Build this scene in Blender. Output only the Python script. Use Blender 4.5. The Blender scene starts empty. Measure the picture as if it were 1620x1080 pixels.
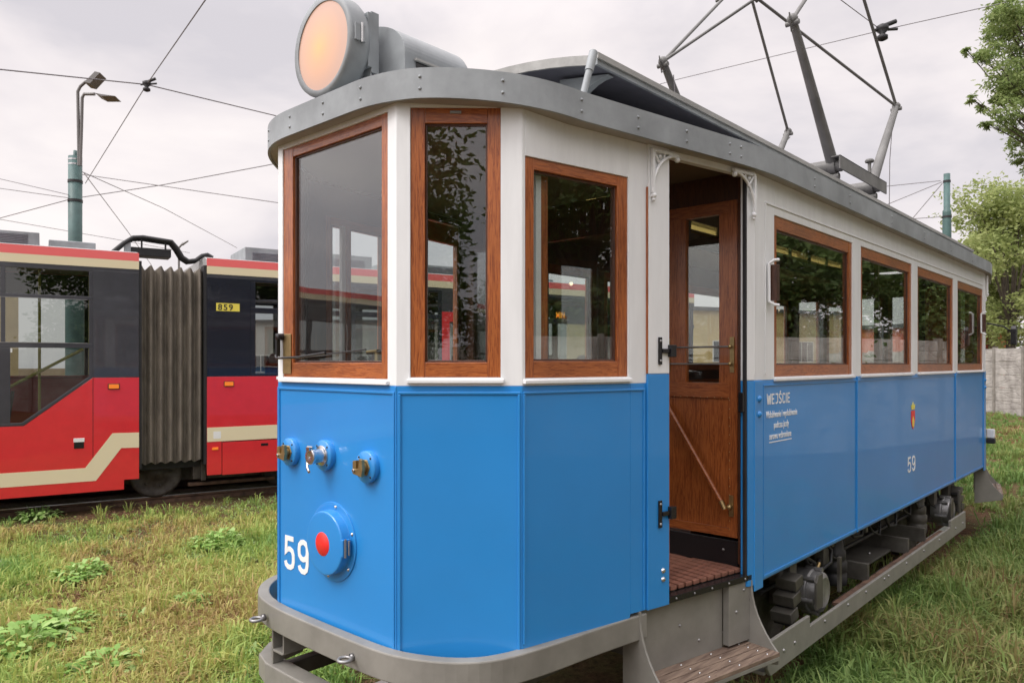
import bpy, math, random
import numpy as np
from mathutils import Matrix, Vector
R = math.radians
random.seed(5)
scene = bpy.context.scene
col = scene.collection

# ------------------------------------------------------------------ camera
CAMH = 1.85
cd = bpy.data.cameras.new('camera'); cam = bpy.data.objects.new('camera', cd); col.objects.link(cam)
cam.location = (0, 0, CAMH)
HEAD = R(42.32)                                   # heading measured from the tram's long axis (+X)
cam.rotation_euler = (R(90), 0, HEAD - R(90))
cd.sensor_width = 36; cd.lens = 26.11; cd.shift_y = 0.021
cd.clip_start = 0.05; cd.clip_end = 800
cd.dof.use_dof = True; cd.dof.focus_distance = 3.3; cd.dof.aperture_fstop = 9
scene.camera = cam
scene.render.resolution_x = 1024; scene.render.resolution_y = 682
scene.view_settings.view_transform = 'Standard'; scene.view_settings.look = 'None'
scene.view_settings.gamma = 1; scene.view_settings.exposure = 0.22

# ------------------------------------------------------------------ world: overcast sky
SUN_EL, SUN_AZ = R(48), math.atan2(0.30, -0.95)   # soft sun ahead of the tram's nose
w = bpy.data.worlds.new('World'); scene.world = w; w.use_nodes = True
nt = w.node_tree; N = nt.nodes; Lk = nt.links; N.clear()
def wn(t, **k):
    n = N.new(t)
    for a, b in k.items(): setattr(n, a, b)
    return n
out = wn('ShaderNodeOutputWorld'); bg = wn('ShaderNodeBackground'); Lk.new(bg.outputs[0], out.inputs[0])
tc = wn('ShaderNodeTexCoord'); sep = wn('ShaderNodeSeparateXYZ'); Lk.new(tc.outputs['Generated'], sep.inputs[0])
sky = wn('ShaderNodeTexSky', sky_type='NISHITA', sun_disc=False); sky.sun_elevation = SUN_EL; sky.sun_rotation = math.pi/2 - SUN_AZ
mp = wn('ShaderNodeMapping'); mp.inputs['Scale'].default_value = (1, 1, 2.2); mp.inputs['Location'].default_value = (3.1, .4, .2)
Lk.new(tc.outputs['Generated'], mp.inputs[0])
nz = wn('ShaderNodeTexNoise'); nz.inputs['Scale'].default_value = 2.3; nz.inputs['Detail'].default_value = 6; nz.inputs['Roughness'].default_value = .52
nz.inputs['Distortion'].default_value = .25
Lk.new(mp.outputs[0], nz.inputs['Vector'])
cr = wn('ShaderNodeValToRGB'); Lk.new(nz.outputs['Fac'], cr.inputs[0])
e = cr.color_ramp.elements
e[0].position = .36; e[0].color = (.63, .60, .635, 1)
e[1].position = .60; e[1].color = (.92, .855, .84, 1)
m_ = e.new(.48); m_.color = (.80, .745, .755, 1)
# brighter towards the zenith, as an overcast sky is
mr = wn('ShaderNodeMapRange'); Lk.new(sep.outputs['Z'], mr.inputs['Value'])
mr.inputs['From Min'].default_value = .40; mr.inputs['From Max'].default_value = .95
mr.inputs['To Min'].default_value = 1.0; mr.inputs['To Max'].default_value = 2.2
# the sun stands behind the cloud: brighter on that side of the sky
vm = wn('ShaderNodeVectorMath', operation='DOT_PRODUCT'); Lk.new(tc.outputs['Generated'], vm.inputs[0])
vm.inputs[1].default_value = (math.cos(SUN_EL)*math.cos(SUN_AZ), math.cos(SUN_EL)*math.sin(SUN_AZ), math.sin(SUN_EL))
mr2 = wn('ShaderNodeMapRange', interpolation_type='SMOOTHSTEP'); Lk.new(vm.outputs['Value'], mr2.inputs['Value'])
mr2.inputs['From Min'].default_value = .45; mr2.inputs['From Max'].default_value = 1; mr2.inputs['To Min'].default_value = 1; mr2.inputs['To Max'].default_value = 2.2
mu = wn('ShaderNodeMath', operation='MULTIPLY'); Lk.new(mr.outputs[0], mu.inputs[0]); Lk.new(mr2.outputs[0], mu.inputs[1])
sc = wn('ShaderNodeVectorMath', operation='SCALE'); Lk.new(cr.outputs[0], sc.inputs[0]); Lk.new(mu.outputs[0], sc.inputs['Scale'])
sk = wn('ShaderNodeVectorMath', operation='SCALE'); Lk.new(sky.outputs[0], sk.inputs[0]); sk.inputs['Scale'].default_value = .1
mx = wn('ShaderNodeMix', data_type='RGBA'); mx.inputs[0].default_value = .96
Lk.new(sk.outputs[0], mx.inputs[6]); Lk.new(sc.outputs[0], mx.inputs[7]); Lk.new(mx.outputs[2], bg.inputs[0])
bg.inputs[1].default_value = 1.0
sd = bpy.data.lights.new('sun', 'SUN'); sd.energy = 1.3; sd.angle = R(18); sd.color = (1, .96, .9)
so = bpy.data.objects.new('sun', sd); col.objects.link(so)
sv = Vector((math.cos(SUN_EL)*math.cos(SUN_AZ), math.cos(SUN_EL)*math.sin(SUN_AZ), math.sin(SUN_EL)))
so.rotation_euler = sv.to_track_quat('Z', 'Y').to_euler(); so.location = (0, 0, 30)

# ------------------------------------------------------------------ materials
def mat(name, base, rough=.5, metal=0, var=0, vscale=8, bump=0, bscale=40, coat=0, base2=None, detail=4, stretch=None, spec=.5, dist=.01):
    m = bpy.data.materials.new(name); m.use_nodes = True
    t = m.node_tree; b = t.nodes['Principled BSDF']
    b.inputs['Base Color'].default_value = (*base, 1); b.inputs['Roughness'].default_value = rough; b.inputs['Metallic'].default_value = metal
    b.inputs['Coat Weight'].default_value = coat; b.inputs['Coat Roughness'].default_value = .04; b.inputs['Specular IOR Level'].default_value = spec
    if var or bump or base2:
        tc = t.nodes.new('ShaderNodeTexCoord'); mp = t.nodes.new('ShaderNodeMapping'); t.links.new(tc.outputs['Object'], mp.inputs[0])
        if stretch: mp.inputs['Scale'].default_value = stretch
    if var or base2:
        n = t.nodes.new('ShaderNodeTexNoise'); n.inputs['Scale'].default_value = vscale; n.inputs['Detail'].default_value = detail
        n.inputs['Roughness'].default_value = .6
        t.links.new(mp.outputs[0], n.inputs['Vector'])
        r = t.nodes.new('ShaderNodeValToRGB'); t.links.new(n.outputs['Fac'], r.inputs[0])
        c2 = base2 or tuple(min(1, c*(1+var)) for c in base); c1 = base if base2 else tuple(c*(1-var) for c in base)
        r.color_ramp.elements[0].position = .35; r.color_ramp.elements[1].position = .66
        r.color_ramp.elements[0].color = (*c1, 1); r.color_ramp.elements[1].color = (*c2, 1)
        t.links.new(r.outputs[0], b.inputs['Base Color'])
    if bump:
        n2 = t.nodes.new('ShaderNodeTexNoise'); n2.inputs['Scale'].default_value = bscale; n2.inputs['Detail'].default_value = 3
        t.links.new(mp.outputs[0], n2.inputs['Vector'])
        bp = t.nodes.new('ShaderNodeBump'); bp.inputs['Strength'].default_value = bump; bp.inputs['Distance'].default_value = dist
        t.links.new(n2.outputs['Fac'], bp.inputs['Height']); t.links.new(bp.outputs[0], b.inputs['Normal'])
    return m
def wood(name, c1, c2, c3, stretch, rough=.3, coat=.45):
    m = bpy.data.materials.new(name); m.use_nodes = True; t = m.node_tree; b = t.nodes['Principled BSDF']
    tc = t.nodes.new('ShaderNodeTexCoord'); mp = t.nodes.new('ShaderNodeMapping'); mp.inputs['Scale'].default_value = stretch
    t.links.new(tc.outputs['Object'], mp.inputs[0])
    n = t.nodes.new('ShaderNodeTexNoise'); n.inputs['Scale'].default_value = 3.2; n.inputs['Detail'].default_value = 7; n.inputs['Roughness'].default_value = .62; n.inputs['Distortion'].default_value = .6
    t.links.new(mp.outputs[0], n.inputs['Vector'])
    mt = t.nodes.new('ShaderNodeMath'); mt.operation = 'MULTIPLY'; mt.inputs[1].default_value = 5.0; t.links.new(n.outputs['Fac'], mt.inputs[0])
    fr = t.nodes.new('ShaderNodeMath'); fr.operation = 'PINGPONG'; fr.inputs[1].default_value = .5; t.links.new(mt.outputs[0], fr.inputs[0])
    r = t.nodes.new('ShaderNodeValToRGB'); t.links.new(fr.outputs[0], r.inputs[0])
    r.color_ramp.elements[0].position = 0; r.color_ramp.elements[0].color = (*c1, 1)
    r.color_ramp.elements[1].position = .5; r.color_ramp.elements[1].color = (*c3, 1)
    k = r.color_ramp.elements.new(.16); k.color = (*c2, 1)
    n3 = t.nodes.new('ShaderNodeTexNoise'); n3.inputs['Scale'].default_value = 2.5; t.links.new(tc.outputs['Object'], n3.inputs['Vector'])
    mm = t.nodes.new('ShaderNodeMapRange'); mm.inputs['From Min'].default_value = .3; mm.inputs['From Max'].default_value = .7; mm.inputs['To Min'].default_value = .78; mm.inputs['To Max'].default_value = 1.15
    t.links.new(n3.outputs['Fac'], mm.inputs[0])
    s = t.nodes.new('ShaderNodeVectorMath'); s.operation = 'SCALE'; t.links.new(r.outputs[0], s.inputs[0]); t.links.new(mm.outputs[0], s.inputs['Scale'])
    t.links.new(s.outputs[0], b.inputs['Base Color'])
    bp = t.nodes.new('ShaderNodeBump'); bp.inputs['Strength'].default_value = .25; bp.inputs['Distance'].default_value = .002
    t.links.new(fr.outputs[0], bp.inputs['Height']); t.links.new(bp.outputs[0], b.inputs['Normal'])
    b.inputs['Roughness'].default_value = rough; b.inputs['Coat Weight'].default_value = coat; b.inputs['Coat Roughness'].default_value = .12
    return m
def glass(name, tint=(.93, .95, .94), refl=1.0, tr=None, ior=1.72):
    m = bpy.data.materials.new(name); m.use_nodes = True; t = m.node_tree; t.nodes.clear()
    o = t.nodes.new('ShaderNodeOutputMaterial'); mi = t.nodes.new('ShaderNodeMixShader'); fr = t.nodes.new('ShaderNodeFresnel'); fr.inputs[0].default_value = 1.5
    tp = t.nodes.new('ShaderNodeBsdfTransparent'); tp.inputs[0].default_value = (*tint, 1)
    gl = t.nodes.new('ShaderNodeBsdfGlossy'); gl.inputs['Roughness'].default_value = .0; gl.inputs['Color'].default_value = (refl, refl, refl, 1)
    # gentle waviness of old panes
    tc = t.nodes.new('ShaderNodeTexCoord'); n = t.nodes.new('ShaderNodeTexNoise'); n.inputs['Scale'].default_value = 2.2; t.links.new(tc.outputs['Object'], n.inputs['Vector'])
    bp = t.nodes.new('ShaderNodeBump'); bp.inputs['Strength'].default_value = .03; bp.inputs['Distance'].default_value = .02
    t.links.new(n.outputs['Fac'], bp.inputs['Height']); t.links.new(bp.outputs[0], gl.inputs['Normal'])
    ge = t.nodes.new('ShaderNodeNewGeometry'); io = t.nodes.new('ShaderNodeMapRange'); io.inputs['To Min'].default_value = ior; io.inputs['To Max'].default_value = 1/ior
    t.links.new(ge.outputs['Backfacing'], io.inputs['Value']); t.links.new(io.outputs[0], fr.inputs[0])
    t.links.new(fr.outputs[0], mi.inputs[0]); t.links.new(gl.outputs[0], mi.inputs[2])
    if tr:
        tl = t.nodes.new('ShaderNodeBsdfTranslucent'); tl.inputs[0].default_value = (*tr, 1)
        m2 = t.nodes.new('ShaderNodeMixShader'); m2.inputs[0].default_value = .35
        t.links.new(tp.outputs[0], m2.inputs[1]); t.links.new(tl.outputs[0], m2.inputs[2]); t.links.new(m2.outputs[0], mi.inputs[1])
    else: t.links.new(tp.outputs[0], mi.inputs[1])
    t.links.new(mi.outputs[0], o.inputs[0])
    return m
def emit(name, c, s):
    m = bpy.data.materials.new(name); m.use_nodes = True; b = m.node_tree.nodes['Principled BSDF']
    b.inputs['Base Color'].default_value = (*c, 1); b.inputs['Emission Color'].default_value = (*c, 1); b.inputs['Emission Strength'].default_value = s
    return m
BLUE = mat('blue_paint', (.024, .25, .64), .34, coat=.5, var=.04, vscale=1.5, spec=.4, bump=.10, bscale=3.0, dist=.01)
WHITE = mat('white_paint', (.80, .82, .83), .38, coat=.25, var=.035, vscale=3, stretch=(6, 6, 1), bump=.05, bscale=25, dist=.004)
GREY = mat('grey_roof_paint', (.27, .295, .31), .5, var=.20, vscale=4, bump=.12, bscale=14, dist=.006, detail=7)
SOFF = mat('shaded_soffit', (.36, .33, .30), .6, var=.1)  # shade under the roof overhang is mixed into this soffit colour
DGREY = mat('dark_grey_paint', (.12, .12, .145), .55, var=.1)
CREAM = mat('weathered_cream_board', (.33, .33, .315), .6, var=.15, vscale=12, stretch=(.2, 1, 1))
BUMP = mat('bumper_grey_paint', (.225, .218, .195), .48, var=.12, vscale=6, bump=.12, bscale=18, dist=.006, base2=None, detail=8)
UNDER = mat('underframe_grey', (.040, .036, .030), .5, base2=(.095, .092, .08), vscale=5, bump=.1, bscale=20, detail=8)
GRIME = mat('grimy_steel', (.030, .022, .016), .6, base2=(.085, .075, .064), vscale=9, bump=.2, bscale=30, detail=8)
BLACK = mat('black_rubber', (.018, .018, .02), .55, var=.2)
BLKP = mat('black_gloss_paint', (.012, .012, .014), .25)
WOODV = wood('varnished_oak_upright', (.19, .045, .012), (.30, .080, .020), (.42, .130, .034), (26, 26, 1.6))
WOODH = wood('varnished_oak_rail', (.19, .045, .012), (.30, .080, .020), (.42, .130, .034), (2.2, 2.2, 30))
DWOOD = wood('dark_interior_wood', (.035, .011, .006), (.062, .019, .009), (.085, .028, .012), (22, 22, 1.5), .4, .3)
DECK = mat('worn_deck_slats', (.24, .105, .07), .65, var=.3, vscale=8, stretch=(.5, 6, 6), bump=.2, bscale=20)
STEPW = mat('worn_step_boards', (.26, .19, .14), .7, base2=(.12, .08, .06), vscale=6, stretch=(.8, 9, 6), bump=.3, bscale=20, detail=8)
BRASS = mat('brass', (.42, .31, .15), .42, .9, var=.15, vscale=30)
CHROME = mat('bright_steel', (.62, .62, .62), .25, 1, var=.08, vscale=30)
STEEL = mat('dull_steel', (.30, .30, .30), .42, .7, var=.2, vscale=20)
RUST = mat('rusty_rail', (.11, .062, .04), .7, var=.4, vscale=12, bump=.3, bscale=40, detail=8)
RAILTOP = mat('polished_rail_head', (.45, .44, .43), .3, 1, var=.1)
GLASS = glass('window_glass')
YGLASS = glass('yellow_textured_glass', (.98, .86, .48), tr=(.98, .86, .45))
CEIL = mat('interior_ceiling', (.16, .12, .085), .5)
RED = mat('red_tram_paint', (.70, .028, .036), .3, coat=.6, var=.035, bump=.05, bscale=2)
RED2 = mat('faded_red_edge', (.88, .16, .16), .4, coat=.3)
TCREAM = mat('cream_tram_paint', (.80, .71, .48), .35, coat=.4)
CHAR = mat('charcoal_tram_panel', (.045, .046, .056), .3, coat=.5, var=.1)
CHARB = mat('black_tram_panel', (.010, .012, .022), .22, coat=.4, var=.1)
BELL = mat('bellows_rubber', (.15, .13, .105), .6, var=.3, vscale=7, stretch=(1, 1, .4), bump=.1, bscale=30, detail=8)
TGLASS = glass('tram_window_glass', (.62, .65, .64))
ORANGE = emit('orange_marker_lens', (.85, .22, .02), .25)
YELLOW = mat('yellow_plate', (.80, .68, .10), .4)
PALEY = mat('pale_green_yellow_rail', (.75, .66, .12), .4)
SEAT = mat('red_seat_plastic', (.16, .02, .03), .5)
POLE = mat('green_pole_paint', (.06, .12, .115), .5, var=.2, vscale=3)
LAMPM = mat('street_lamp_metal', (.16, .155, .15), .45, .3)
WIRE = mat('wire_metal', (.16, .15, .16), .5)
PANT = mat('pantograph_grey', (.15, .15, .145), .5, var=.2, vscale=5)
LETTER = mat('white_lettering', (.82, .83, .82), .5)
BLKLET = mat('black_lettering', (.02, .02, .02), .5)
REDSPOT = mat('red_disc_paint', (.80, .03, .025), .4)
LENS = None
AMBER = emit('amber_led', (1, .35, .02), 2.2)

# headlamp lens: lit bulb behind frosted glass, brighter at the bulb
m = bpy.data.materials.new('frosted_lamp_lens'); m.use_nodes = True; t = m.node_tree; b = t.nodes['Principled BSDF']
tc = t.nodes.new('ShaderNodeTexCoord'); gm = t.nodes.new('ShaderNodeVectorMath'); gm.operation = 'DISTANCE'
gm.inputs[1].default_value = (-.055, .02, 3.205); t.links.new(tc.outputs['Object'], gm.inputs[0])
r = t.nodes.new('ShaderNodeValToRGB'); t.links.new(gm.outputs['Value'], r.inputs[0])
r.color_ramp.elements[0].position = 0; r.color_ramp.elements[0].color = (1.05, .42, .06, 1)
r.color_ramp.elements[1].position = .17; r.color_ramp.elements[1].color = (.48, .26, .18, 1)
q = r.color_ramp.elements.new(.07); q.color = (.74, .33, .13, 1)
t.links.new(r.outputs[0], b.inputs['Emission Color']); b.inputs['Emission Strength'].default_value = .72
b.inputs['Base Color'].default_value = (.27, .18, .14, 1); b.inputs['Coat Weight'].default_value = .5; b.inputs['Roughness'].default_value = .45
LENS = m

# ------------------------------------------------------------------ mesh builder
I4 = Matrix.Identity(4)
class MB:
    def __init__(s, M=I4): s.v = []; s.f = []; s.mi = []; s.sm = []; s.M = M; s.mats = []
    def m(s, material):
        if material not in s.mats: s.mats.append(material)
        s.cur = s.mats.index(material); return s
    def add(s, vs, fs, smooth=False):
        if not hasattr(s, 'cur'): raise Exception('no material')
        o = len(s.v); M = s.M; s.v += [tuple(M @ Vector(p)) for p in vs]
        fl = M.determinant() < 0
        for f in fs:
            f = [i+o for i in f]
            if fl: f.reverse()
            s.f.append(f); s.mi.append(s.cur); s.sm.append(smooth)
        return s
    def box(s, x0, x1, y0, y1, z0, z1):
        if x1 < x0: x0, x1 = x1, x0
        if y1 < y0: y0, y1 = y1, y0
        if z1 < z0: z0, z1 = z1, z0
        v = [(x, y, z) for z in (z0, z1) for y in (y0, y1) for x in (x0, x1)]
        return s.add(v, [(0, 2, 3, 1), (4, 5, 7, 6), (0, 1, 5, 4), (2, 6, 7, 3), (0, 4, 6, 2), (1, 3, 7, 5)])
    def prism(s, poly, lo, hi, axis='y'):
        # poly in the two other axes; extruded along axis
        a = sum(poly[i][0]*poly[(i+1) % len(poly)][1]-poly[(i+1) % len(poly)][0]*poly[i][1] for i in range(len(poly)))
        if a < 0: poly = poly[::-1]
        n = len(poly)
        def P(p, h):
            return {'y': (p[0], h, p[1]), 'x': (h, p[0], p[1]), 'z': (p[0], p[1], h)}[axis]
        v = [P(p, lo) for p in poly]+[P(p, hi) for p in poly]
        fs = [tuple(range(n))[::-1], tuple(range(n, 2*n))]+[(i, (i+1) % n, n+(i+1) % n, n+i) for i in range(n)]
        if axis == 'y': fs = [f[::-1] for f in fs]
        return s.add(v, fs)
    def tube(s, path, r, n=10, smooth=True, closed=False):
        path = [Vector(p) for p in path]; k = len(path); rr = r if isinstance(r, (list, tuple)) else [r]*k
        v = []; fs = []
        up = None
        for i, p in enumerate(path):
            a = path[i-1] if (i > 0 or closed) else p; b = path[(i+1) % k] if (i < k-1 or closed) else p
            d = (b-a).normalized() if (b-a).length > 1e-9 else Vector((0, 0, 1))
            if up is None: up = Vector((0, 0, 1)) if abs(d.z) < .9 else Vector((1, 0, 0))
            u = d.cross(up)
            if u.length < 1e-6: u = d.cross(Vector((.3, .9, .1)))
            u.normalize(); w_ = u.cross(d).normalized(); up = w_
            for j in range(n):
                t_ = 2*math.pi*j/n; v.append(tuple(p+rr[i]*(u*math.cos(t_)+w_*math.sin(t_))))
        for i in range(k if closed else k-1):
            i2 = (i+1) % k
            for j in range(n): fs.append((i*n+j, i2*n+j, i2*n+(j+1) % n, i*n+(j+1) % n))
        s.add(v, fs, smooth)
        if not closed:
            s.add(v[:n], [tuple(range(n))]); s.add(v[-n:], [tuple(range(n))[::-1]])
        return s
    def lathe(s, prof, c, axis='y', n=28, smooth=True):
        # prof list of (radius, h) along axis
        v = []; fs = []
        for (r_, h) in prof:
            for j in range(n):
                t_ = 2*math.pi*j/n; a, b = r_*math.cos(t_), r_*math.sin(t_)
                v.append({'y': (c[0]+a, c[1]+h, c[2]+b), 'x': (c[0]+h, c[1]+a, c[2]+b), 'z': (c[0]+a, c[1]+b, c[2]+h)}[axis])
        k = len(prof)
        for i in range(k-1):
            for j in range(n):
                f = (i*n+j, i*n+(j+1) % n, (i+1)*n+(j+1) % n, (i+1)*n+j)
                fs.append(f if axis != 'y' else f[::-1])
        s.add(v, fs, smooth)
        return s
    def ball(s, c, r, n=8):
        pr = [(r*math.sin(math.pi*i/n), -r*math.cos(math.pi*i/n)) for i in range(n+1)]; pr[0] = (1e-5, -r); pr[-1] = (1e-5, r)
        return s.lathe(pr, c, 'z', 2*n)
    def rivet(s, c, r=.007, axis='y', d=-1):
        pr = [(r, 0), (r*.85, d*r*.45), (r*.45, d*r*.75), (1e-5, d*r*.85)]
        return s.lathe(pr, c, axis, 8)
    def ribbon(s, inner, outer, z0, z1, closed=False):
        n = len(inner); v = [(p[0], p[1], z0) for p in inner]+[(p[0], p[1], z0) for p in outer]+[(p[0], p[1], z1) for p in inner]+[(p[0], p[1], z1) for p in outer]
        fs = []
        for i in range(n if closed else n-1):
            j = (i+1) % n
            fs += [(i, j, n+j, n+i), (2*n+i, 3*n+i, 3*n+j, 2*n+j), (n+i, n+j, 3*n+j, 3*n+i), (i, 2*n+i, 2*n+j, j)]
        if not closed: fs += [(0, n, 3*n, 2*n), (n-1, 3*n-1, 4*n-1, 2*n-1)]
        return s.add(v, fs)
    def build(s, name, parent=None, bevel=0, label=None, autos=False):
        me = bpy.data.meshes.new(name); me.from_pydata(s.v, [], s.f)
        for m_ in s.mats: me.materials.append(m_)
        me.polygons.foreach_set('material_index', s.mi); me.polygons.foreach_set('use_smooth', s.sm); me.update()
        o = bpy.data.objects.new(name, me); col.objects.link(o)
        if parent is not None: o.parent = parent
        if bevel:
            b_ = o.modifiers.new('bevel', 'BEVEL'); b_.width = bevel; b_.segments = 2; b_.limit_method = 'ANGLE'; b_.angle_limit = R(40); b_.harden_normals = False
        if label: o['label'] = label
        return o
def recalc(o):
    import bmesh
    bm = bmesh.new(); bm.from_mesh(o.data); bmesh.ops.recalc_face_normals(bm, faces=bm.faces); bm.to_mesh(o.data); bm.free(); return o
def empty(name, loc=(0, 0, 0), rz=0):
    o = bpy.data.objects.new(name, None); col.objects.link(o); o.location = loc; o.rotation_euler = (0, 0, rz); o.empty_display_size = .3; return o
def tag(o, label=None, cat=None, group=None, kind=None):
    if label: o['label'] = label
    if cat: o['category'] = cat
    if group: o['group'] = group
    if kind: o['kind'] = kind
    return o
def facet(p, q, z=0):
    # matrix taking (s along, n outward, z) into plan coordinates
    d = Vector((q[0]-p[0], q[1]-p[1])).normalized()
    return Matrix(((d.x, d.y, 0, p[0]), (d.y, -d.x, 0, p[1]), (0, 0, 1, z), (0, 0, 0, 1)))
def text_mesh(name, s, size, M, material, parent, xs=1.0, align='LEFT', off=0.0, thick=.0015, space=1.0):
    cu = bpy.data.curves.new(name, 'FONT'); cu.body = s; cu.size = size; cu.align_x = align; cu.offset = off; cu.extrude = thick; cu.space_character = space
    to = bpy.data.objects.new(name, cu); col.objects.link(to)
    dg = bpy.context.evaluated_depsgraph_get(); me = bpy.data.meshes.new_from_object(to.evaluated_get(dg))
    bpy.data.objects.remove(to); me.name = name
    # text x -> s, y -> z, z -> outward
    T = M @ Matrix(((xs, 0, 0, 0), (0, 0, 1, 0), (0, 1, 0, 0), (0, 0, 0, 1)))
    me.transform(T)
    if T.determinant() < 0: me.flip_normals()
    me.materials.clear(); me.materials.append(material)
    o = bpy.data.objects.new(name, me); col.objects.link(o); o.parent = parent
    return o
def stroke(mb, path, w, t=.0015, closed=False):
    P_ = [Vector((p[0], p[1])) for p in path]; n = len(P_); A_ = []; B_ = []
    for i, p in enumerate(P_):
        a = P_[i-1] if (i or closed) else p; b_ = P_[(i+1) % n] if (i < n-1 or closed) else p
        d0 = (p-a).normalized() if (p-a).length > 1e-9 else (b_-p).normalized(); d1 = (b_-p).normalized() if (b_-p).length > 1e-9 else d0
        m_ = Vector((-(d0.y+d1.y), d0.x+d1.x)); m_.normalize(); c = max(.45, m_.dot(Vector((-d0.y, d0.x)))); A_.append(p+m_*w/2/c); B_.append(p-m_*w/2/c)
    v = [(p.x, h_, p.y) for h_ in (t, 0) for P2 in (A_, B_) for p in P2]; fs = []
    for i in range(n if closed else n-1):
        j = (i+1) % n; fs += [(i, j, n+j, n+i), (i, 2*n+i, 2*n+j, j), (n+i, n+j, 3*n+j, 3*n+i)]
    if not closed: fs += [(0, n, 3*n, 2*n), (n-1, 3*n-1, 4*n-1, 2*n-1)]
    return mb.add(v, fs)
GL = {'5': ([[(.44, .935), (.10, .935), (.085, .53), (.16, .60), (.27, .62), (.38, .57), (.43, .45), (.435, .27), (.40, .13), (.30, .065), (.18, .065), (.09, .12), (.055, .23)]], .50),
      '9': ([[(.44, .68), (.42, .83), (.34, .92), (.25, .94), (.16, .92), (.08, .83), (.06, .68), (.08, .53), (.16, .44), (.25, .42), (.34, .45), (.42, .54)], [(.44, .70), (.44, .30), (.40, .14), (.31, .065), (.19, .065), (.10, .13), (.07, .22)]], .50),
      'W': ([[(.04, 1), (.15, 0)], [(.17, 0), (.27, .85)], [(.29, .85), (.39, 0)], [(.41, 0), (.52, 1)]], .56), 'E': ([[(.38, .93), (.08, .93), (.08, .07), (.38, .07)], [(.08, .50), (.33, .50)]], .42),
      'J': ([[(.08, .93), (.36, .93), (.36, .25), (.30, .10), (.18, .06), (.08, .10)]], .44), 'Ś': ([[(.37, .84), (.30, .93), (.18, .94), (.08, .86), (.08, .66), (.16, .55), (.28, .46), (.36, .36), (.36, .15), (.27, .06), (.15, .06), (.05, .16)], [(.17, 1.06), (.28, 1.20)]], .43),
      'C': ([[(.38, .80), (.34, .91), (.22, .94), (.11, .89), (.08, .75), (.08, .25), (.11, .11), (.22, .06), (.34, .09), (.38, .20)]], .43), 'I': ([[(.08, 1), (.08, 0)]], .16)}
def word(name, text, h, M, material, parent, w=.13, xs=1.0, gap=.05):
    mb = MB(M); mb.m(material); x = 0
    for ch in text:
        for k, path in enumerate(GL[ch][0]): stroke(mb, [((x+p[0])*h*xs, p[1]*h) for p in path], w*h, .0015+.0004*k, ch == '9' and k == 0)
        x += GL[ch][1]+gap
    return recalc(mb.build(name, parent))
# camera ray helper: a point of the view at a known depth
FW = (math.cos(HEAD), math.sin(HEAD)); RT = (math.sin(HEAD), -math.cos(HEAD))
def at(px, py, d):
    a = (px-810)/1175; b_ = (574-py)/1175
    return Vector(((FW[0]+a*RT[0])*d, (FW[1]+a*RT[1])*d, CAMH+b_*d))

GZ = -.10      # ground level; rail heads are at 0
#SECTION_GROUND
# ================================================================== ground
def noise2(x, y, seed, cell):
    rs = np.random.RandomState(seed); g = rs.rand(256, 256)
    u = x/cell+1000; v = y/cell+1000; i = np.floor(u).astype(int); j = np.floor(v).astype(int); fu = u-i; fv = v-j
    fu = fu*fu*(3-2*fu); fv = fv*fv*(3-2*fv)
    a = g[i % 256, j % 256]; b_ = g[(i+1) % 256, j % 256]; c = g[i % 256, (j+1) % 256]; d = g[(i+1) % 256, (j+1) % 256]
    return (a*(1-fu)+b_*fu)*(1-fv)+(c*(1-fu)+d*fu)*fv
def gheight(x, y): return GZ+.05*(noise2(x, y, 3, 1.7)-.5)+.03*(noise2(x, y, 4, .45)-.5)
gx = np.concatenate([np.linspace(-300, -12, 12), np.linspace(-11, 45, 281), np.linspace(50, 300, 12)])
gy = np.concatenate([np.linspace(-300, -18, 12), np.linspace(-17, 30, 236), np.linspace(35, 300, 12)])
X, Y = np.meshgrid(gx, gy, indexing='ij'); Z = gheight(X, Y)
nx, ny = X.shape
V = np.stack([X.ravel(), Y.ravel(), Z.ravel()], 1)
ii, jj = np.meshgrid(np.arange(nx-1), np.arange(ny-1), indexing='ij'); a = (ii*ny+jj).ravel()
Fq = np.stack([a, a+ny, a+ny+1, a+1], 1)
def np_mesh(name, V, loops, starts, totals, mats, smooth=False, attr=None):
    me = bpy.data.meshes.new(name); me.vertices.add(len(V)); me.vertices.foreach_set('co', V.astype(np.float32).ravel())
    me.loops.add(len(loops)); me.loops.foreach_set('vertex_index', loops.astype(np.int32))
    me.polygons.add(len(starts)); me.polygons.foreach_set('loop_start', starts.astype(np.int32)); me.polygons.foreach_set('loop_total', totals.astype(np.int32))
    if smooth: me.polygons.foreach_set('use_smooth', np.ones(len(starts), bool))
    for m_ in mats: me.materials.append(m_)
    if attr is not None:
        at_ = me.attributes.new('tint', 'FLOAT', 'POINT'); at_.data.foreach_set('value', attr.astype(np.float32))
    me.update(calc_edges=True); return me
me = np_mesh('ground', V, Fq.ravel(), np.arange(len(Fq))*4, np.full(len(Fq), 4), [], True)
SOIL = bpy.data.materials.new('soil_and_moss'); SOIL.use_nodes = True; t = SOIL.node_tree; b = t.nodes['Principled BSDF']
tc = t.nodes.new('ShaderNodeTexCoord')
n1 = t.nodes.new('ShaderNodeTexNoise'); n1.inputs['Scale'].default_value = 1.1; n1.inputs['Detail'].default_value = 8; n1.inputs['Roughness'].default_value = .7
n2 = t.nodes.new('ShaderNodeTexNoise'); n2.inputs['Scale'].default_value = 22; n2.inputs['Detail'].default_value = 8; n2.inputs['Roughness'].default_value = .75
for n in (n1, n2): t.links.new(tc.outputs['Object'], n.inputs['Vector'])
r1 = t.nodes.new('ShaderNodeValToRGB'); t.links.new(n1.outputs['Fac'], r1.inputs[0])
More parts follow.
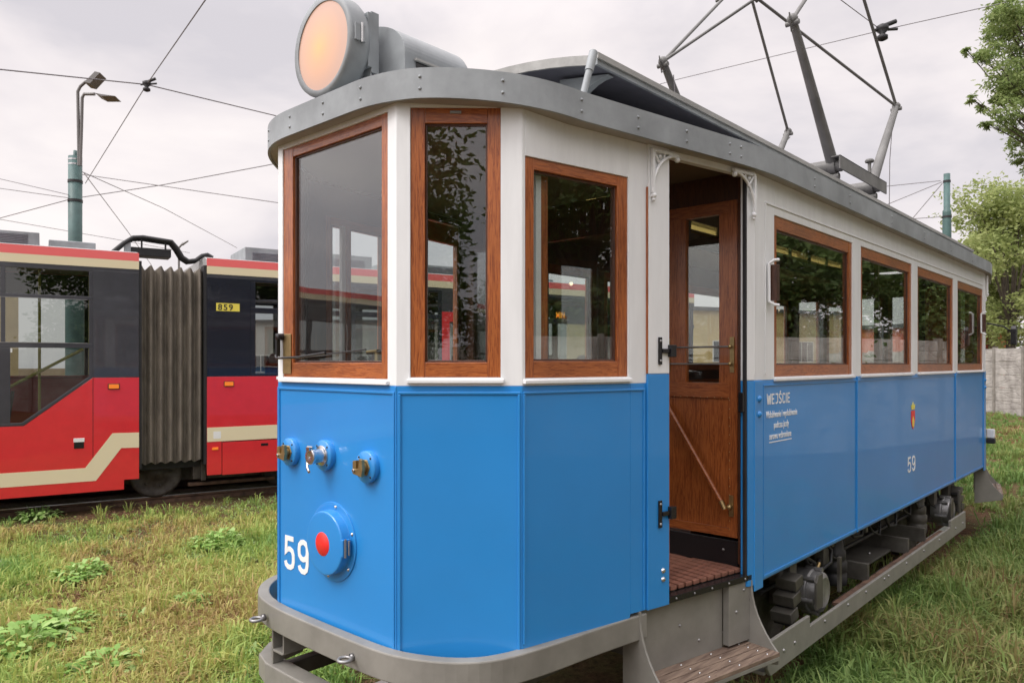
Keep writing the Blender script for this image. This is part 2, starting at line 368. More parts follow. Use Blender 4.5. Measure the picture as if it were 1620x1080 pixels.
r1.color_ramp.elements[0].position = .42; r1.color_ramp.elements[0].color = (.17, .10, .065, 1); r1.color_ramp.elements[1].position = .62; r1.color_ramp.elements[1].color = (.15, .14, .06, 1)
r2 = t.nodes.new('ShaderNodeValToRGB'); t.links.new(n2.outputs['Fac'], r2.inputs[0])
r2.color_ramp.elements[0].position = .3; r2.color_ramp.elements[0].color = (.25, .25, .25, 1); r2.color_ramp.elements[1].position = .7; r2.color_ramp.elements[1].color = (1.25, 1.2, 1.1, 1)
mm = t.nodes.new('ShaderNodeMix'); mm.data_type = 'RGBA'; mm.blend_type = 'MULTIPLY'; mm.inputs[0].default_value = 1
t.links.new(r1.outputs[0], mm.inputs[6]); t.links.new(r2.outputs[0], mm.inputs[7]); t.links.new(mm.outputs[2], b.inputs['Base Color'])
b.inputs['Roughness'].default_value = .95; b.inputs['Specular IOR Level'].default_value = .1
bp = t.nodes.new('ShaderNodeBump'); bp.inputs['Distance'].default_value = .03; bp.inputs['Strength'].default_value = .9; t.links.new(n2.outputs['Fac'], bp.inputs['Height']); t.links.new(bp.outputs[0], b.inputs['Normal'])
me.materials.append(SOIL)
g = bpy.data.objects.new('ground', me); col.objects.link(g); tag(g, 'trampled brown and green earth of the tram yard', 'ground', kind='structure')

TX, TY = 1.85, 2.739          # tram origin: foot of its nose on the track centre
# red tram frame: s along the side, n outward (towards the camera)
RA = Vector((2.4599, 10.6502)); RD = Vector((.96423, -.26506))
RM = facet(RA, RA+RD)
RMi = RM.inverted()
def railpair(name, M, x0, x1, yoff, label):
    root = empty(name, (0, 0, 0)); tag(root, label, 'track', kind='structure')
    for k, yy in enumerate(yoff):
        mb = MB(M); mb.m(RUST)
        prof = [(-.07, -.15), (.07, -.15), (.07, -.138), (.012, -.115), (.012, -.04), (.034, -.028), (.034, -.004), (-.034, -.004), (-.034, -.028), (-.012, -.04), (-.012, -.115), (-.07, -.138)]
        mb.prism([(yy+a, b_) for a, b_ in prof], x0, x1, 'x')
        mb.m(RAILTOP); mb.box(x0, x1, yy-.028, yy+.028, -.0038, .0)
        recalc(mb.build('rail', root))
    return root
railpair('tram_track', Matrix.Translation((TX, TY, 0)), -14, 7.9, (-.7175, .7175), 'steel rails under the blue tram, half sunk in grass')
railpair('tram_track', RM, -40, 13.5, (-.45, -1.885), 'rusty rails under the red tram')

# grass: tufts of bent blades
def blades(n, region, hmin, hmax, wid, seed, dens_fn, per=9, spread=.035):
    rs = np.random.RandomState(seed); P = region(n//per, rs)
    x, y = P[:, 0], P[:, 1]
    keep = rs.rand(len(x)) < dens_fn(x, y); x, y = x[keep], y[keep]
    ht = (hmin+(hmax-hmin)*rs.rand(len(x))**1.7)*(.5+.9*noise2(x, y, 21, .6)); tt0 = rs.rand(len(x)); cnt = rs.randint(3, 2*per-3, len(x))
    idx = np.repeat(np.arange(len(x)), cnt); x, y, h, tt0 = x[idx], y[idx], ht[idx], tt0[idx]; n = len(x)
    az = rs.rand(n)*2*np.pi; rr = spread*np.sqrt(rs.rand(n)); x = x+rr*np.cos(az); y = y+rr*np.sin(az); az += rs.randn(n)*.6
    z = gheight(x, y)-.01; h = h*(.45+.75*rs.rand(n))
    lean = .12+.95*rs.rand(n)**1.1; wv = wid*(.6+.8*rs.rand(n))
    dx, dy = np.cos(az), np.sin(az); px_, py_ = -dy, dx
    tw = rs.randn(n)*.8; px_, py_ = px_*np.cos(tw)-py_*np.sin(tw), px_*np.sin(tw)+py_*np.cos(tw)
    A = np.zeros((n, 5, 3))
    A[:, 0] = np.stack([x+px_*wv*.7, y+py_*wv*.7, z], 1); A[:, 1] = np.stack([x-px_*wv*.7, y-py_*wv*.7, z], 1)
    mx_, my_ = x+dx*lean*h*.30, y+dy*lean*h*.30
    A[:, 2] = np.stack([mx_-px_*wv, my_-py_*wv, z+h*.62], 1); A[:, 3] = np.stack([mx_+px_*wv, my_+py_*wv, z+h*.62], 1)
    A[:, 4] = np.stack([x+dx*lean*h*1.05, y+dy*lean*h*1.05, z+h*(1.0-.48*lean)], 1)
    o = (np.arange(n)*5)[:, None]
    lp = np.concatenate([o+np.array([[0, 1, 2, 3]]), o+np.array([[3, 2, 4]])], 1)
    st = np.stack([np.arange(n)*7, np.arange(n)*7+4], 1).ravel(); tt = np.tile([4, 3], n)
    tint = np.clip(.75*noise2(x, y, 31, .9)+.25*tt0+.35*rs.rand(n)-.17, 0, 1)
    return A.reshape(-1, 3), lp.ravel(), st, tt, np.repeat(tint, 5)
def tohash(x, y):
    lx, ly = x-TX, y-TY
    s_ = (x-RA.x)*RD.x+(y-RA.y)*RD.y; n_ = (x-RA.x)*RD.y-(y-RA.y)*RD.x
    return lx, ly, s_, n_
def dens_left(x, y):
    lx, ly, s_, n_ = tohash(x, y)
    d = np.clip((noise2(x, y, 41, .9)*.6+noise2(x, y, 42, .28)*.5-.28)*2.3, .05, 1)
    d = np.where(n_ < -.1, 0, d); d = np.where((n_ < .45) & (n_ >= -.1), d*.35, d)
    d = np.where((lx > -.1) & (np.abs(ly) < .95) & (lx < 9.5), d*.08, d)
    return d
def dens_right(x, y):
    lx, ly, s_, n_ = tohash(x, y)
    d = np.clip((noise2(x, y, 43, 1.1)*.6+noise2(x, y, 44, .35)*.5-.10)*2.0, .1, 1); d = d*np.clip((1.2-(-ly-1.9)*.25)+(noise2(x, y, 45, .8)-.5)*1.6, .12, 1)
    d = np.where((lx > 0) & (np.abs(ly) < 1.0) & (lx < 9.5), d*.08, d)
    return d
def wedge(pxa, pxb, d0, d1):
    def f(n, rs):
        d = np.sqrt(rs.rand(n)*(d1*d1-d0*d0)+d0*d0); d = d0+(d-d0)*(.35+.65*rs.rand(n)); p = pxa+(pxb-pxa)*rs.rand(n)
        a = (p-810)/1175
        return np.stack([(FW[0]+a*RT[0])*d, (FW[1]+a*RT[1])*d], 1)
    return f
def strip(x0, x1, y0, y1):
    return lambda n, rs: np.stack([x0+(x1-x0)*rs.rand(n), y0+(y1-y0)*rs.rand(n)], 1)
def leafmat(name, stops, trans=.35, rough=.55):
    m = bpy.data.materials.new(name); m.use_nodes = True; t = m.node_tree; b = t.nodes['Principled BSDF']
    at_ = t.nodes.new('ShaderNodeAttribute'); at_.attribute_name = 'tint'
    r = t.nodes.new('ShaderNodeValToRGB'); t.links.new(at_.outputs['Fac'], r.inputs[0])
    els = r.color_ramp.elements
    els[0].position = stops[0][0]; els[0].color = (*stops[0][1], 1); els[1].position = stops[-1][0]; els[1].color = (*stops[-1][1], 1)
    for p_, c in stops[1:-1]: k = els.new(p_); k.color = (*c, 1)
    t.links.new(r.outputs[0], b.inputs['Base Color']); b.inputs['Roughness'].default_value = rough; b.inputs['Specular IOR Level'].default_value = .3
    tl = t.nodes.new('ShaderNodeBsdfTranslucent'); t.links.new(r.outputs[0], tl.inputs[0])
    ms = t.nodes.new('ShaderNodeMixShader'); ms.inputs[0].default_value = trans
    o = t.nodes['Material Output']; t.links.new(b.outputs[0], ms.inputs[1]); t.links.new(tl.outputs[0], ms.inputs[2]); t.links.new(ms.outputs[0], o.inputs[0])
    return m
GRASSY = leafmat('dry_and_green_grass', [(0, (.32, .20, .10)), (.18, (.50, .39, .16)), (.36, (.46, .48, .14)), (.62, (.31, .45, .11)), (1, (.16, .31, .09))])
GRASSG = leafmat('lush_grass', [(0, (.30, .20, .10)), (.20, (.30, .32, .11)), (.5, (.20, .30, .08)), (1, (.11, .21, .055))])
def merge(parts):
    V = []; L = []; S = []; T = []; A = []; vo = lo = 0
    for v, l, s_, t_, a in parts:
        V.append(v); L.append(l+vo); S.append(s_+lo); T.append(t_); A.append(a); vo += len(v); lo += len(l)
    return map(np.concatenate, (V, L, S, T, A))
P = merge([blades(150000, wedge(-260, 640, 3.6, 12.5), .04, .20, .0052, 1, dens_left), blades(70000, wedge(-260, 560, 3.6, 7.0), .03, .15, .0045, 2, dens_left, 6, .05),
           blades(45000, strip(-6, 30, 4.2, 9.5), .05, .2, .005, 9, dens_left)])
v, l, s_, t_, a = P
o = bpy.data.objects.new('grass', np_mesh('grass', v, l, s_, t_, [GRASSY], False, a)); col.objects.link(o); tag(o, 'dry yellow green grass left of the blue tram', 'grass', kind='stuff')
P = merge([blades(110000, wedge(1080, 1700, 3.3, 9), .06, .30, .0058, 3, dens_right), blades(100000, wedge(1250, 1700, 7, 34), .05, .26, .008, 4, dens_right),
           blades(30000, strip(-3, 12, -4, 1.2), .06, .24, .006, 5, dens_right)])
v, l, s_, t_, a = P
o = bpy.data.objects.new('grass', np_mesh('grass', v, l, s_, t_, [GRASSG], False, a)); col.objects.link(o); tag(o, 'longer green grass right of the blue tram', 'grass', kind='stuff')

# leaf litter and low herbs as scattered flat leaves
def leafcloud(n, pos, size, seed, droop=.3, asp=.45):
    rs = np.random.RandomState(seed)
    d = rs.randn(n, 3); d[:, 2] = d[:, 2]*.5-droop; d /= np.linalg.norm(d, axis=1)[:, None]
    q_ = rs.randn(n, 3); q_ -= (q_*d).sum(1)[:, None]*d; q_ /= np.linalg.norm(q_, axis=1)[:, None]
    L_ = (size*(.55+.9*rs.rand(n)))[:, None]
    A = np.stack([pos, pos+d*L_*.5+q_*L_*asp*.5, pos+d*L_, pos+d*L_*.5-q_*L_*asp*.5], 1)
    return A.reshape(-1, 3), np.arange(n*4), np.arange(n)*4, np.full(n, 4)
WEED = leafmat('broadleaf_weed', [(0, (.18, .33, .07)), (.5, (.28, .46, .12)), (1, (.44, .58, .24))], .3, .45)
COVER = leafmat('low_herb_leaves', [(0, (.20, .10, .055)), (.3, (.30, .19, .09)), (.42, (.27, .33, .09)), (.7, (.20, .32, .09)), (1, (.33, .42, .20))], .3, .5)
def cover(n, region, dens, seed, size, label, zone=None):
    rs = np.random.RandomState(seed); P_ = region(n, rs); x, y = P_[:, 0], P_[:, 1]; k = rs.rand(n) < dens(x, y); x, y = x[k], y[k]
    pos = np.stack([x, y, gheight(x, y)+.004+.05*rs.rand(len(x))**2], 1); v, l, s_, t_ = leafcloud(len(x), pos, size, seed, -.1, .5)
    tint = np.clip(1.3*noise2(x, y, 77, .7)-.35+.5*rs.rand(len(x)), 0, 1) if zone is None else zone*rs.rand(len(x))
    o = bpy.data.objects.new('ground_cover', np_mesh('ground_cover', v, l, s_, t_, [COVER], False, np.repeat(tint, 4))); col.objects.link(o); tag(o, label, 'ground cover', kind='stuff')
ld = lambda x, y: np.where(tohash(x, y)[3] < .05, 0, np.where((np.abs(tohash(x, y)[1]) < .9) & (tohash(x, y)[0] > 0), .1, 1))
cover(42000, wedge(-260, 640, 3.6, 12.5), ld, 51, .028, 'low herb leaves and dead leaves between the tufts on the left')
cover(26000, wedge(1080, 1700, 3.3, 16), ld, 52, .030, 'low herb leaves and dead leaves between the tufts on the right')
cover(14000, wedge(1540, 1700, 17, 36), ld, 53, .09, 'brown leaf litter in front of the concrete fence', .33)
def weed_mesh(name, seed, r=.2, h=.16, n=150, ls=.07):
    rs = np.random.RandomState(seed); Vs = []; Ls = []; St = []; Tt = []; At = []; vo = lo = 0
    for k in range(n):
        a = rs.rand()*2*np.pi; rr = r*np.sqrt(rs.rand()); zz = h*(1-(rr/r)**2*.6)*(.4+.6*rs.rand())
        c = np.array([rr*np.cos(a), rr*np.sin(a), zz]); d = np.array([np.cos(a), np.sin(a), -.1+.6*rs.rand()]); d += rs.randn(3)*.5; d /= np.linalg.norm(d)
        up = np.array([0, 0, 1.]); q_ = np.cross(d, up); q_ /= np.linalg.norm(q_)+1e-6; nrm = np.cross(q_, d)
        L_ = ls*(.5+.8*rs.rand()); w_ = L_*.36
        pts = [c, c+d*L_*.25+q_*w_*.7+nrm*.006, c+d*L_*.55+q_*w_*.55+nrm*.006, c+d*L_*.62+q_*w_*.9, c+d*L_-nrm*L_*.15, c+d*L_*.62-q_*w_*.9, c+d*L_*.55-q_*w_*.55+nrm*.006, c+d*L_*.25-q_*w_*.7+nrm*.006]
        Vs.append(np.array(pts)); Ls.append(np.arange(8)+vo); St.append([lo]); Tt.append([8]); At.append(np.full(8, rs.rand())); vo += 8; lo += 8
        b0 = np.array([rr*.15*np.cos(a), rr*.15*np.sin(a), -.02]); w2 = q_*.0022
        Vs.append(np.array([b0-w2, b0+w2, c+w2, c-w2])); Ls.append(np.arange(4)+vo); St.append([lo]); Tt.append([4]); At.append(np.full(4, .1)); vo += 4; lo += 4
    return np_mesh(name, np.concatenate(Vs), np.concatenate(Ls), np.concatenate(St), np.concatenate(Tt), [WEED], False, np.concatenate(At))
wm = [weed_mesh('weed', 5, .2, .17, 260, .055), weed_mesh('weed', 6, .14, .10, 120, .042), weed_mesh('weed', 7, .19, .13, 130, .065)]
for px_, py_, k, sc_, lab in [(345, 868, 0, 1.3, 'large leafy weed in the grass nearest the blue tram nose'), (130, 918, 0, 1.15, 'leafy weed left of the middle of the grass, below the sloping red tram stripe'),
        (252, 915, 1, .8, 'small pale rosette weed midway between two leafy weeds'), (40, 1030, 2, 1.5, 'broad leafed weed at the bottom left corner of the photo'),
        (95, 1000, 2, 1.2, 'broad leafed weed just right of the bottom left corner weed'), (165, 1065, 2, 1.1, 'long leafed weed at the bottom edge of the grass'),
        (380, 1040, 1, .9, 'small bright weed beside the left end of the grey bumper'), (200, 985, 1, 1.1, 'low weed on bare earth in the lower left grass'),
        (300, 960, 2, .9, 'flat toothed weed below the large leafy weed'), (385, 925, 1, .9, 'low pale weed beside the tram bumper corner'),
        (60, 820, 1, 1.6, 'grey green weed clump by the red tram rail')]:
    d = (CAMH-GZ)*1175/(py_-574); p = at(px_, py_, d)
    o = bpy.data.objects.new('weed', wm[k]); col.objects.link(o); o.location = (p.x, p.y, GZ-.01); o.rotation_euler = (0, 0, px_*.7); o.scale = (sc_,)*3
    tag(o, lab, 'weed', 'broad leafed weeds in the grass')
#SECTION_TRAM
# ================================================================== blue vintage tram
tram = empty('vintage_tram', (TX, TY, 0))
tag(tram, 'blue and white vintage tram numbered 59 with oak window frames and an open platform door', 'tram')
LEN = 9.48
VP = [(0, .44), (0, -.44), (.335, -.804), (1.8, -1.089), (7.68, -1.089), (9.145, -.804), (9.48, -.44), (9.48, .44), (9.145, .804), (7.68, 1.089), (1.8, 1.089), (.335, .804)]
ZT, ZB = 2.875, 1.76
def fl(i): p, q = VP[i], VP[(i+1) % 12]; return math.hypot(q[0]-p[0], q[1]-p[1])
def wall(i, openings, zbot, doorway=None, flip=False):
    """one facet: white above the belt, blue below, dark wood lining inside"""
    p, q = VP[i], VP[(i+1) % 12]; F = facet(p, q); L = fl(i)
    if flip: F = F @ Matrix(((-1, 0, 0, L), (0, 1, 0, 0), (0, 0, 1, 0), (0, 0, 0, 1)))
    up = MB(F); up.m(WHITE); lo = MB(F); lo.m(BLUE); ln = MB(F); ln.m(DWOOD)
    ops = sorted(openings)
    zd = 2.80
    # upper strip pieces
    def cols(mb, n0, n1, zlo, zhi, ops, e=0, Lm=None):
        s = e
        for (a, b_, c, d) in ops:
            if c >= zhi or d <= zlo: continue
            mb.box(s, a, n0, n1, zlo, zhi)
            if c > zlo: mb.box(a, b_, n0, n1, zlo, c)
            if d < zhi: mb.box(a, b_, n0, n1, d, zhi)
            s = b_
        mb.box(s, (Lm or L)-e, n0, n1, zlo, zhi)
    allo = sorted(ops+([(doorway[0], doorway[1], .5, zd)] if doorway else []))
    cols(up, -.035, 0, ZB, ZT, allo); cols(lo, -.035, 0, zbot, ZB, [] if doorway else allo, 0, .60 if doorway else None)
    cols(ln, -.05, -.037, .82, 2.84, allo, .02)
    return F, L, up, lo, ln
def window(F, s0, s1, z0, z1, wl, wr, wb, wt, sill=True, n0=-.046, n1=-.006, label=None):
    mb = MB(F); mb.m(WOODV)
    mb.box(s0, s0+wl, n0, n1, z0, z1); mb.box(s1-wr, s1, n0, n1, z0, z1)
    mb.m(WOODH); mb.box(s0+wl, s1-wr, n0, n1-.0015, z0, z0+wb); mb.box(s0+wl, s1-wr, n0, n1-.0015, z1-wt, z1)
    # inner bead round the glass
    a, b_, c, d = s0+wl, s1-wr, z0+wb, z1-wt
    mb.m(DWOOD); k = .008
    mb.box(a, a+k, n0, n1-.012, c, d); mb.box(b_-k, b_, n0, n1-.012, c, d); mb.box(a+k, b_-k, n0, n1-.012, c, c+k); mb.box(a+k, b_-k, n0, n1-.012, d-k, d)
    o = mb.build('window', tram, .0025, label)
    pn = MB(F); pn.m(GLASS); pn.box(a+.002, b_-.002, -.028, -.024, c+.002, d-.002); pn.build('pane', o)
    if sill:
        sl = MB(F); sl.m(WHITE); sl.prism([(0.0, z0-.004), (0.018, z0-.008), (0.018, z0-.022), (0, z0-.022)], s0-.012, s1+.012, 'x'); sl.build('sill', o, .002)
    return o
def panel_beads(mb, s0, s1, zb, zt, left=True, right=True, bottom=False):
    mb.m(BLUE); w_, h_ = .010, .006
    mb.box(s0, s1, 0, h_, zt-w_, zt)
    if left: mb.box(s0, s0+w_, 0, h_, zb, zt-w_)
    if right: mb.box(s1-w_, s1, 0, h_, zb, zt-w_)
    if bottom: mb.box(s0+w_, s1-w_, 0, h_, zb, zb+w_*1.6)
CW = (.015, .588, 1.79, 2.667); CWF = (.15, .68, 1.79, 2.667); DOOR = (.842, 1.435)
def side_facet(i, rev, door_open):
    L = fl(i)
    G, L, up, lo, ln = wall(i, [CW if door_open else CWF], .62, DOOR, rev); F = G
    cw = CW if door_open else CWF
    lo.m(BLUE).box(.60, .842, -.035, 0, .742, ZB)
    post = MB(G); post.m(BLUE); post.box(1.435, L, -.035, 0, .712, ZB); post.box(1.440, 1.4963, 0, .004, .712, 1.757)
    post.build('door_post', tram, .002)
    # door pilaster, proud of the panelling
    up.m(WHITE); up.box(.706, .842, 0, .012, 1.802, 2.86); lo.m(BLUE); lo.box(.700, .842, 0, .012, .742, 1.80)
    up.m(WOODV); up.box(.6985, .7045, 0, .010, 1.802, 2.64)
    up.m(WHITE)
    up.box(1.435, 1.4963, 0, .004, 1.762, 2.86)
    panel_beads(lo, .004, .690, .745, 1.737)
    lo.m(CHROME)
    for z in (.905, .865): lo.rivet((.80, .012, z), .013, 'y', 1)
    o1 = up.build('upper_side_panel', tram, .0025); o2 = lo.build('lower_side_panel', tram, .0025); ln.build('wall_lining', tram)
    wo = window(G, *cw, .048, .060, .068, .046)
    # inner sash edge seen behind the glass
    s = MB(G); s.m(WHITE); s.box(cw[0]+.098, cw[0]+.125, -.075, -.056, 1.86, 2.62); s.m(WOODV); s.box(cw[0]+.125, cw[0]+.160, -.085, -.056, 1.86, 2.62); s.build('inner_sash', wo)
    # door seal
    s = MB(G); s.m(BLACK); s.box(1.424, 1.4345, -.016, .005, .745, 2.79); s.build('door_seal', tram, .003)
    if not door_open:
        dm = MB(G); dm.m(WOODV); dm.box(.846, .876, -.045, -.008, .80, 2.79); dm.box(1.402, 1.422, -.045, -.008, .80, 2.79); dm.box(.876, 1.402, -.040, -.012, .80, 1.82); dm.m(WOODH); dm.box(.876, 1.402, -.045, -.008, 2.665, 2.79)
        do_ = dm.build('platform_door', tram, .003); dm = MB(G); dm.m(GLASS); dm.box(.876, 1.402, -.028, -.024, 1.82, 2.665); dm.build('pane', do_)
    # ornate corner brackets
    for side in (0, 1):
        mb = MB(G); mb.m(WHITE); c0 = .715 if side == 0 else 1.480; dr_ = 1 if side == 0 else -1; zt = 2.812; n0, n1 = .014, .030
        W_, H_ = .178, .200
        mb.box(c0, c0+dr_*W_, n0, n1, zt-.014, zt); mb.box(c0, c0+dr_*.014, n0, n1, zt-H_, zt-.014)
        arc = []
        for k in range(15):
            t_ = math.pi/2*k/14; arc.append((c0+dr_*(W_-.01-(W_-.016)*math.sin(t_)), (n0+n1)/2, zt-.012-(H_-.02)*(1-math.cos(t_))))
        mb.tube(arc, .0085, 6)
        c1 = (c0+dr_*.010, (n0+n1)/2, zt-.010)
        mb.tube([c1, (c0+dr_*.062, c1[1], zt-.072)], .006, 6)
        mb.tube([(c0+dr_*.085, c1[1], zt-.012), (c0+dr_*.078, c1[1], zt-.046)], .005, 6)
        mb.tube([(c0+dr_*.012, c1[1], zt-.105), (c0+dr_*.042, c1[1], zt-.100)], .005, 6)
        mb.ball((c0+dr_*.052, c1[1], zt-.030), .010, 5)
        mb.ball((c0+dr_*(W_-.008), c1[1], zt-.026), .014, 5); mb.ball((c0+dr_*.012, c1[1], zt-H_-.010), .014, 5); mb.ball((c0+dr_*.012, c1[1], zt-H_-.028), .009, 5)
        mb.build('corner_bracket', tram, .001)
    return G, F
# nose and tail panels
def nose_facet(i):
    F, L, up, lo, ln = wall(i, [(.04, .825, 1.785, 2.848)], .62)
    panel_beads(lo, .010, .872, .63, 1.737); lo.m(BLUE); lo.box(.8735, .88, 0, .003, .63, 1.757)
    up.build('upper_nose_panel', tram, .002); o = lo.build('lower_nose_panel', tram, .002); ln.build('wall_lining', tram)
    wo = window(F, .04, .825, 1.785, 2.848, .078, .046, .066, .046)
    return F, o, wo
def corner_facet(i, rev):
    L = fl(i); a, b_ = (.055, .41) if not rev else (L-.41, L-.055)
    F, L, up, lo, ln = wall(i, [(a, b_, 1.793, 2.853)], .60)
    panel_beads(lo, .008, L-.008, .61, 1.737)
    up.build('upper_corner_panel', tram, .002); lo.build('lower_corner_panel', tram, .002); ln.build('wall_lining', tram)
    wo = window(F, a, b_, 1.793, 2.853, .057 if not rev else .052, .052 if not rev else .057, .060, .060)
    s = MB(F); s.m(GREY); s.tube([((a+b_)/2-.022, -.006, 2.836), ((a+b_)/2+.022, -.006, 2.836)], .006, 8); s.build('window_catch', wo)
    return F
FA, nosep, nosew = nose_facet(0); nose_facet(6)
FB = corner_facet(1, False); corner_facet(5, True); corner_facet(7, False); corner_facet(11, True)
GC, FC = side_facet(2, False, True); side_facet(4, True, True); side_facet(8, False, False); side_facet(10, True, False)
# saloon sides
WIN = [(.262+1.434*k, .262+1.434*k+1.262, 1.775, 2.647) for k in range(4)]
def saloon(i, near):
    L = fl(i); ops = [(a, min(b_, L-.12), c, d) for a, b_, c, d in WIN]
    if not near: ops = [(L-b_, L-a, c, d) for a, b_, c, d in ops][::-1]
    F, L, up, lo, ln = wall(i, ops, .712)
    up.m(WHITE)
    up.box(.14, L-.1, 0, .006, 2.690, 2.700); up.box(.14, .150, 0, .005, 1.79, 2.690)
    up.box(0, .012, 0, .006, 1.79, 2.86)
    lo.m(BLUE)
    lo.box(-.0, .102, 0, .008, .68, 1.757); lo.box(L-.102, L, 0, .008, .68, 1.757)
    for (s0, s1) in ((.112, 1.600), (1.612, 4.455), (4.467, L-.112)): panel_beads(lo, s0, s1, .722, 1.737, True, True, True)
    lo.box(1.598, 1.614, 0, .009, .715, 1.757); lo.box(4.453, 4.469, 0, .009, .715, 1.757)
    for s in (.052, L-.052):
        for z in (1.665, 1.585): lo.rivet((s, .008, z), .018, 'y', 1)
    up.build('upper_saloon_side', tram, .0025); o = lo.build('lower_saloon_side', tram, .0025); ln.build('wall_lining', tram)
    for (a, b_, c, d) in ops: window(F, a, b_, c, d, .045, .055, .064, .070)
    return F, o
FM, sidep = saloon(3, True); saloon(9, False)

# ---- fascia band and roof
def roundpoly(pts, r, n=15):
    out = []; k = len(pts)
    for i in range(k):
        p0, p, p1 = Vector(pts[i-1]), Vector(pts[i]), Vector(pts[(i+1) % k]); a = (p0-p).normalized(); b_ = (p1-p).normalized()
        ri = min(r[i], (p0-p).length*.48, (p1-p).length*.48)
        for j in range(n):
            t_ = j/(n-1); A_ = p+a*ri*(1-t_); B_ = p+b_*ri*t_; out.append(tuple(A_*(1-t_)+B_*t_))
    return out
def offset(pts, d):
    out = []; k = len(pts)
    for i in range(k):
        p0, p, p1 = Vector(pts[i-1]), Vector(pts[i]), Vector(pts[(i+1) % k])
        d0 = (p-p0).normalized() if (p-p0).length > 1e-6 else (p1-p).normalized(); d1 = (p1-p).normalized() if (p1-p).length > 1e-6 else d0
        n_ = Vector((d0.y+d1.y, -d0.x-d1.x)); n_.normalize(); c = max(.5, n_.dot(Vector((d0.y, -d0.x)))); out.append(tuple(p+n_*d/c))
    return out
VF = list(VP)
for i_ in (0, 1, 6, 7): VF[i_] = (VF[i_][0], math.copysign(.47, VF[i_][1]))
for i_ in (2, 5, 8, 11): VF[i_] = (VF[i_][0], math.copysign(.825, VF[i_][1]))
base = roundpoly(offset(VF, .068), [.25, .3, .32, .25, .25, .32, .3, .3, .32, .25, .25, .32])
outer = base; inner = offset(base, -.012)
def endw(x):                               # 1 at the rounded ends, 0 along the sides
    d = min(x, LEN-x); return max(0., min(1., 1-d/.6))
def zbf(x): return 2.824+.042*endw(x)
def ztf(x): return 2.940+.042*endw(x)
mb = MB(); mb.m(GREY); n = len(inner)
v = [(p[0], p[1], f_(p[0])) for f_, P_ in ((zbf, inner), (zbf, outer), (ztf, inner), (ztf, outer)) for p in P_]; fs = []
for i in range(n):
    j = (i+1) % n; fs += [(i, j, n+j, n+i), (2*n+i, 3*n+i, 3*n+j, 2*n+j), (n+i, n+j, 3*n+j, 3*n+i), (i, 2*n+i, 2*n+j, j)]
mb.add(v, fs)
def along(poly, s):
    k = len(poly); i = 0
    while True:
        p, q = Vector(poly[i % k]), Vector(poly[(i+1) % k]); l_ = (q-p).length
        if s <= l_: return p+(q-p)*(s/l_ if l_ else 0), (q-p).normalized()
        s -= l_; i += 1
s = -.0
for s in [.03, .24, .50, .76, 1.02, 1.30, 1.62, 1.97, 2.30, 2.62, 2.94, 3.03, 3.9, 4.5, 5.4, 6.3, 7.2, 8.1]:
    p, d = along(outer, s); n_ = Vector((d.y, -d.x)); mb.M = Matrix(((d.x, n_.x, 0, p.x), (d.y, n_.y, 0, p.y), (0, 0, 1, 0), (0, 0, 0, 1)))
    for z in (.036, .082): mb.rivet((0, 0, z+zbf(p.x)), .007, 'y', 1)
mb.M = I4
fas = mb.build('roof_fascia', tram)
mb = MB(); mb.m(SOFF); a_, b_ = offset(base, -.085), offset(base, -.012); n = len(a_)
mb.add([(p[0], p[1], zbf(p[0])+.006) for p in a_+b_], [(i, n+i, n+(i+1) % n, (i+1) % n) for i in range(n)]); recalc(mb.build('soffit', tram))
# roof decking rising inwards from the fascia
def loft(mb, rings):
    for (a, za), (b_, zb) in zip(rings, rings[1:]):
        n = len(a); v = [(p[0], p[1], za) for p in a]+[(p[0], p[1], zb) for p in b_]
        mb.add(v, [(i, (i+1) % n, n+(i+1) % n, n+i) for i in range(n)], True)
def scaled(poly, fx, fy): return [(4.74+(p[0]-4.74)*fx, p[1]*fy) for p in poly]
mb = MB(); mb.m(GREY)
r0 = offset(base, -.012); n = len(r0); mb.add([(p[0], p[1], ztf(p[0])-.003) for p in r0]+[(p[0], p[1], 2.965) for p in scaled(base, .955, .84)], [(i, (i+1) % n, n+(i+1) % n, n+i) for i in range(n)], True)
loft(mb, [(scaled(base, .955, .84), 2.965), (scaled(base, .88, .55), 2.995), (scaled(base, .80, .36), 3.0)])
mb.build('roof_deck', tram)
# interior ceilings
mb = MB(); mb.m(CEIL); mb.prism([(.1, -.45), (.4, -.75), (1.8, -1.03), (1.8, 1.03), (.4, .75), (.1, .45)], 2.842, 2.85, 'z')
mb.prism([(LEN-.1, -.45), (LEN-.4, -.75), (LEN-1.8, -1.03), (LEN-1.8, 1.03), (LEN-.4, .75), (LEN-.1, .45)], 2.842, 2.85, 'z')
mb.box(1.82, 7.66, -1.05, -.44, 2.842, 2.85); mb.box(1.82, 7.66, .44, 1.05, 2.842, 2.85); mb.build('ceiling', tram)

# ---- clerestory
cl = MB(); cl.m(DGREY)
x0, x1 = 1.16, 8.32; nb = 13
for sgn in (-1, 1):
    ya, yb = sgn*.44, sgn*.46
    cl.box(x0, x1, ya, yb, 2.87, 2.975); cl.box(x0, x1, ya, yb, 3.085, 3.21)
    for k in range(nb+1):
        xx = x0+(x1-x0)*k/nb; cl.box(max(x0, xx-.03), min(x1, xx+.03), ya, yb, 2.975, 3.085)
cl.box(x0, x0+.02, -.44, .44, 3.0, 3.21); cl.box(x1-.02, x1, -.44, .44, 3.0, 3.21)
cl = cl.build('clerestory', tram)
for sgn in (-1, 1):
    for k in range(nb):
        a = x0+(x1-x0)*k/nb+.031; b_ = x0+(x1-x0)*(k+1)/nb-.031
        y_ = sgn*.45; p_ = MB(); p_.m(YGLASS); p_.box(a, b_, y_-.003, y_+.003, 2.977, 3.083); p_.build('tinted_pane', cl)
